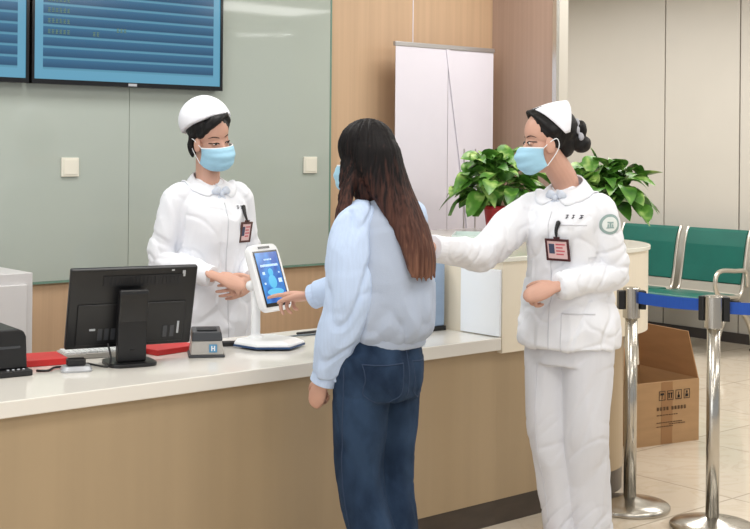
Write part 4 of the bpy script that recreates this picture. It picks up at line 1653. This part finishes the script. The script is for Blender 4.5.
    seam(tu, tb, [(-.05, 0, .90), (-.05, 0, .82), (-.05, 0, .76)], name='pocket_seam')
    # round emblem on the left sleeve
    s, el = V(arms[1][0]), V(arms[1][1])
    ce = s.lerp(el, 0.20)
    dd = V((0.78, -0.62, 0.0)).normalized()
    u = V((0.62, 0.78, 0))
    def emb(r, off, m, nm, ring=None):
        bm = bmesh.new()
        patch(bm, tb, ce - dd * 0.3, dd, u, (0, 0, 1), 2 * r, 2 * r, off, 14, 14, disc_shape)
        return obj(nm, bm, M[m], tu, smooth=True)
    e0 = emb(0.037, 0.0022, 'emblem', 'sleeve_emblem')
    e0['label'] = 'round grey-green emblem on the sleeve'
    bm = bmesh.new()
    patch(bm, tb, ce - dd * 0.3, dd, u, (0, 0, 1), 0.054, 0.054, 0.0032, 12, 12, disc_shape)
    o = obj('emblem_field', bm, M['emblem_l'], e0, smooth=True)
    bm = bmesh.new()
    for a, b, w_, h_ in ((0, .006, .022, .006), (0, -.004, .007, .022), (-.008, -.006, .005, .012), (.008, -.006, .005, .012), (0, -.013, .026, .004)):
        patch(bm, tb, ce - dd * 0.3 + u * a + V((0, 0, b)), dd, u, (0, 0, 1), w_, h_, 0.0042, 4, 4)
    obj('emblem_mark', bm, M['emblem'], e0)
    pr = [(.70, 0, 0, .165, .12, .14), (.84, 0, 0, .17, .115, .135), (.96, 0, 0, .15, .105, .11)]
    tr, trb = nurse_pants(root, legs, [[.094, .098, .092, .080, .075, .080]] * 2, 7.7, rows=pr)
    seam(tr, trb, [(.075, 0, .70), (.068, 0, .46), (.045, 0, .10)], 0.0016, name='crease')
    shoes(root, legs, M['shoe'])
    return root


# --------------------------------------------------------- woman at the touchscreen
def visitor():
    root = thing('person', 'woman with long brown hair in blue shirt and jeans touching the screen', 'person', (2.775, 3.19, 0), math.radians(6))
    H = T(-0.040, 0.048, 1.462) @ rot('Z', 4) @ rot('X', -6) @ Matrix.Scale(0.95, 4)
    arms = [((.145, .02, 1.265), (.19, .215, 1.065), (.135, .455, .965)), ((-.140, -.005, 1.262), (-.168, -.015, 1.01), (-.178, .085, .752))]
    legs = [((.058, 0, .79), (.050, .0, .43), (.036, -.055, .08), (.05, .065, .03)), ((-.098, 0, .79), (-.084, .01, .43), (-.056, -.085, .08), (-.066, .035, .03))]
    hands = [((tuple(V((.131, .470, .962))), (-.28, .95, -.05), (-.25, -.05, -.95), 1), dict(curls=[(4, 8, 6), (42, 52, 30), (52, 58, 34), (58, 60, 36)], spread=0.1)),
             (((-.178, .092, .738), (.10, .55, -.82), (.95, .1, .1), -1), dict(curls=[(66, 74, 44), (70, 76, 44), (72, 76, 44), (74, 76, 44)], spread=0.06, scale=.84))]
    bv = human_body(root, H, arms, legs, hands, neck0=(-.008, 0.0, 1.33))
    face_details(root, H, bv, False)
    face_mask(root, H)
    # hair
    bm = bmesh.new()
    ellipsoid(bm, (0, -0.016, 0.044), (0.090, 0.104, 0.094), H, 36, 24)
    ellipsoid(bm, (0, -0.022, -0.035), (0.089, 0.088, 0.105), H, 36, 24)
    rows = [(1.54, -.045, .010, .060, .05, .062), (1.50, -.042, .005, .082, .055, .084), (1.44, -.036, -.010, .088, .055, .082), (1.37, -.022, -.048, .086, .05, .060), (1.30, -.008, -.088, .080, .042, .048),
            (1.23, .004, -.122, .074, .034, .040), (1.17, .010, -.142, .066, .028, .034), (1.12, .014, -.152, .054, .022, .026), (1.10, .016, -.154, .044, .014, .016)]
    torso(bm, rows[::-1], n=2.0)
    for k in range(3):
        o_ = 0.014 * k
        limb(bm, [V((-.100, .070 - o_, 1.50)), V((-.112, .062 - o_, 1.42)), V((-.145, .042 - o_, 1.34)), V((-.185, .030 - o_, 1.26)), V((-.214, .022 - o_ * .8, 1.165 + .02 * k))], [.012, .019, .014, .010, .003], seg=10)
        limb(bm, [V((.010, .080 - o_, 1.50)), V((.040, .075 - o_, 1.40)), V((.065, .090 - o_, 1.30)), V((.080, .125 - o_ * .8, 1.17 + .02 * k))], [.012, .020, .015, .004], seg=10)
    ellipsoid(bm, (-.034, .012, 1.375), (.078, .052, .085))
    for k in range(12):
        x = -.060 + .128 * k / 11
        limb(bm, [V((x, -.125 - .012 * math.cos(x * 20), 1.25)), V((x * .92 + .008, -.150 - .014 * math.cos(x * 20), 1.16)), V((x * .86 + .014, -.160 - .012 * math.cos(x * 18), 1.092 - .012 * math.cos(x * 25) + .012 * math.sin(k * 2.7)))],
             [.011, .012, .004], seg=8)
    me = remesh(bm, 0.0042, 28)
    zc = 1.5

    def hf(p):
        cy = .03 + max(0, 1.46 - p.z) * .8
        a = math.atan2(p.x + .04, -(p.y - cy)) * (1.0 + max(0, 1.46 - p.z) * 3.0) * 1.2
        return 0.0032 * ridge(V((a * 5.5, 0, p.z * 1.3)), (1.4, 1, 1), 2) + 0.0022 * ridge(V((a * 14, 0, p.z * 2)), (1.2, 1, 1), 8)
    displace(me, hf)
    finish('hair', me, M['ombre'], root, smooth=True)['label'] = 'long straight hair, black at the crown and auburn at the ends'
    # shirt
    bm = bmesh.new()
    rows = [(.875, 0, -.005, .142, .112, .122), (.915, 0, -.005, .160, .130, .145), (1.0, 0, -.01, .168, .135, .150), (1.10, 0, -.01, .168, .132, .142), (1.18, 0, -.008, .164, .128, .130),
            (1.24, 0, -.005, .156, .108, .116), (1.285, 0, -.005, .128, .082, .094), (1.32, 0, -.01, .088, .064, .072), (1.348, 0, -.01, .064, .054, .06)]
    torso(bm, rows, n=2.3)
    me = remesh(bm, 0.0055, 5)

    def sf(p):
        k = math.exp(-((p.z - .93) / .08) ** 2)
        r = 0.007 * k * ridge(p, (14, 14, 3.5), 3)
        r += 0.008 * ridge(V((p.x + .5 * p.z, p.y, p.z - .5 * p.x)), (7, 6, 5), 5) * (0.45 + k)
        r -= 0.004 * crease(V((p.x - .8 * p.z, p.y, p.z + .8 * p.x)), (5, 4, 4), 4, 0.2)
        r -= 0.006 * k * crease(p, (16, 16, 3), 6, 0.16)
        r += 0.006 * soft(p, (8, 8, 6), 1)
        return r
    displace(me, sf)
    sh = finish('shirt', me, M['shirt'], root, smooth=True)
    sh['label'] = 'grey-blue shirt body with a gathered hem'
    sb = bvh_of(me)
    bm = bmesh.new()
    torso(bm, [(.852, 0, -.003, .142, .110, .122), (.858, 0, -.003, .147, .115, .127), (.885, 0, -.003, .149, .117, .130), (.895, 0, -.003, .144, .113, .126)], n=2.3, res=3)
    obj('hem_band', bm, M['shirt'], sh, smooth=True)
    for i, (arm, rr, sd) in enumerate(zip(arms, ((.066, .072, .066, .056, .044), (.060, .074, .074, .068, .050)), (3.3, 8.8))):
        s, el, wr = [V(q) for q in arm]
        bm = bmesh.new()
        limb(bm, [s + V((-math.copysign(.075, s.x), 0, .012)), s + V((math.copysign(.004, s.x), 0, -.005)), s.lerp(el, .5) + V((math.copysign(.012, s.x), 0, 0)), el, el.lerp(wr, .5), el.lerp(wr, .93)],
             [rr[0] * .8, rr[0], rr[1], rr[2], rr[3], rr[4]], seg=26, res=7, round_ends=False)
        me = remesh(bm, 0.0052, 5)

        def slf(p, s=s, el=el, wr=wr, sd=sd):
            u = (wr - s).normalized()
            al = (p - s).dot(u)
            q = p - s - u * al
            k = math.exp(-((p - el).length / .12) ** 2)
            kw = math.exp(-((p - wr).length / .10) ** 2)
            r = 0.011 * ridge(V((q.x * 15, q.y * 15, al * 2.6)), (1, 1, 1), sd) * (0.8 + .5 * kw)
            r -= 0.008 * crease(V((q.x * 13 + al * 3, q.y * 13, al * 1.6)), (1, 1, 1), sd + 2, 0.18)
            r -= 0.005 * k * crease(V((q.x * 9 + al * 6, q.y * 9, al * 9)), (1, 1, 1), sd + 3, 0.22)
            r += 0.004 * soft(p, (9, 9, 9), sd)
            return r
        displace(me, slf)
        sl = finish('sleeve', me, M['sleeve'], sh, smooth=True)
        sl['label'] = 'light blue loose sleeve'
        d = (wr - el).normalized()
        bm = bmesh.new()
        limb(bm, [wr - d * .055, wr - d * .03, wr + d * .012], [.043, .044, .046], seg=26, res=3, round_ends=False)
        obj('cuff', bm, M['sleeve'], sh, bevel=0.003)
    bm = bmesh.new()
    torso(bm, [(1.335, 0, -.01, .078, .064, .068), (1.36, 0, -.012, .070, .06, .064), (1.385, 0, -.015, .064, .055, .06)], n=2.0, res=3)
    obj('collar', bm, M['sleeve'], sh, smooth=True)
    # jeans
    pr = [(.69, -.022, 0, .138, .100, .125), (.74, -.022, 0, .155, .108, .138), (.80, -.020, 0, .160, .110, .138), (.86, -.014, 0, .146, .106, .122), (.92, -.004, 0, .135, .10, .11), (.97, 0, 0, .128, .095, .10)]
    tr, tb = nurse_pants(root, legs, [[.088, .092, .086, .076, .073, .076]] * 2, 5.5, m='denim', rows=pr, fold=0.008)
    tr.name = 'jeans'
    tr['label'] = 'dark blue wide-leg jeans'
    up = (0, 1, 0)
    for s in (-1, 1):
        x0 = s * 0.085 - .02
        w_ = .058
        seam(tr, tb, [(x0 - w_, 0, .815), (x0, 0, .812), (x0 + w_, 0, .815)], .002, 'pocket_seam', 'denim_seam', up)
        seam(tr, tb, [(x0 - w_, 0, .815), (x0 - w_ * .92, 0, .76), (x0 - w_ * .85, 0, .715), (x0, 0, .69), (x0 + w_ * .85, 0, .715), (x0 + w_ * .92, 0, .76), (x0 + w_, 0, .815)], .0018, 'pocket_seam', 'denim_seam', up)
    seam(tr, tb, [(-.014, 0, .86), (-.02, 0, .80), (-.02, 0, .74), (-.02, 0, .71)], .002, 'centre_seam', 'denim_seam', up)
    seam(tr, tb, [(-.2, -.012, .80), (-.2, .0, .6), (-.2, 0.01, .43), (-.2, -.02, .12)], .002, 'side_seam', 'denim_seam', (1, 0, 0))
    shoes(root, legs, M['shoe_dark'])
    return root


nurse_behind_desk()
nurse_guiding()
visitor()
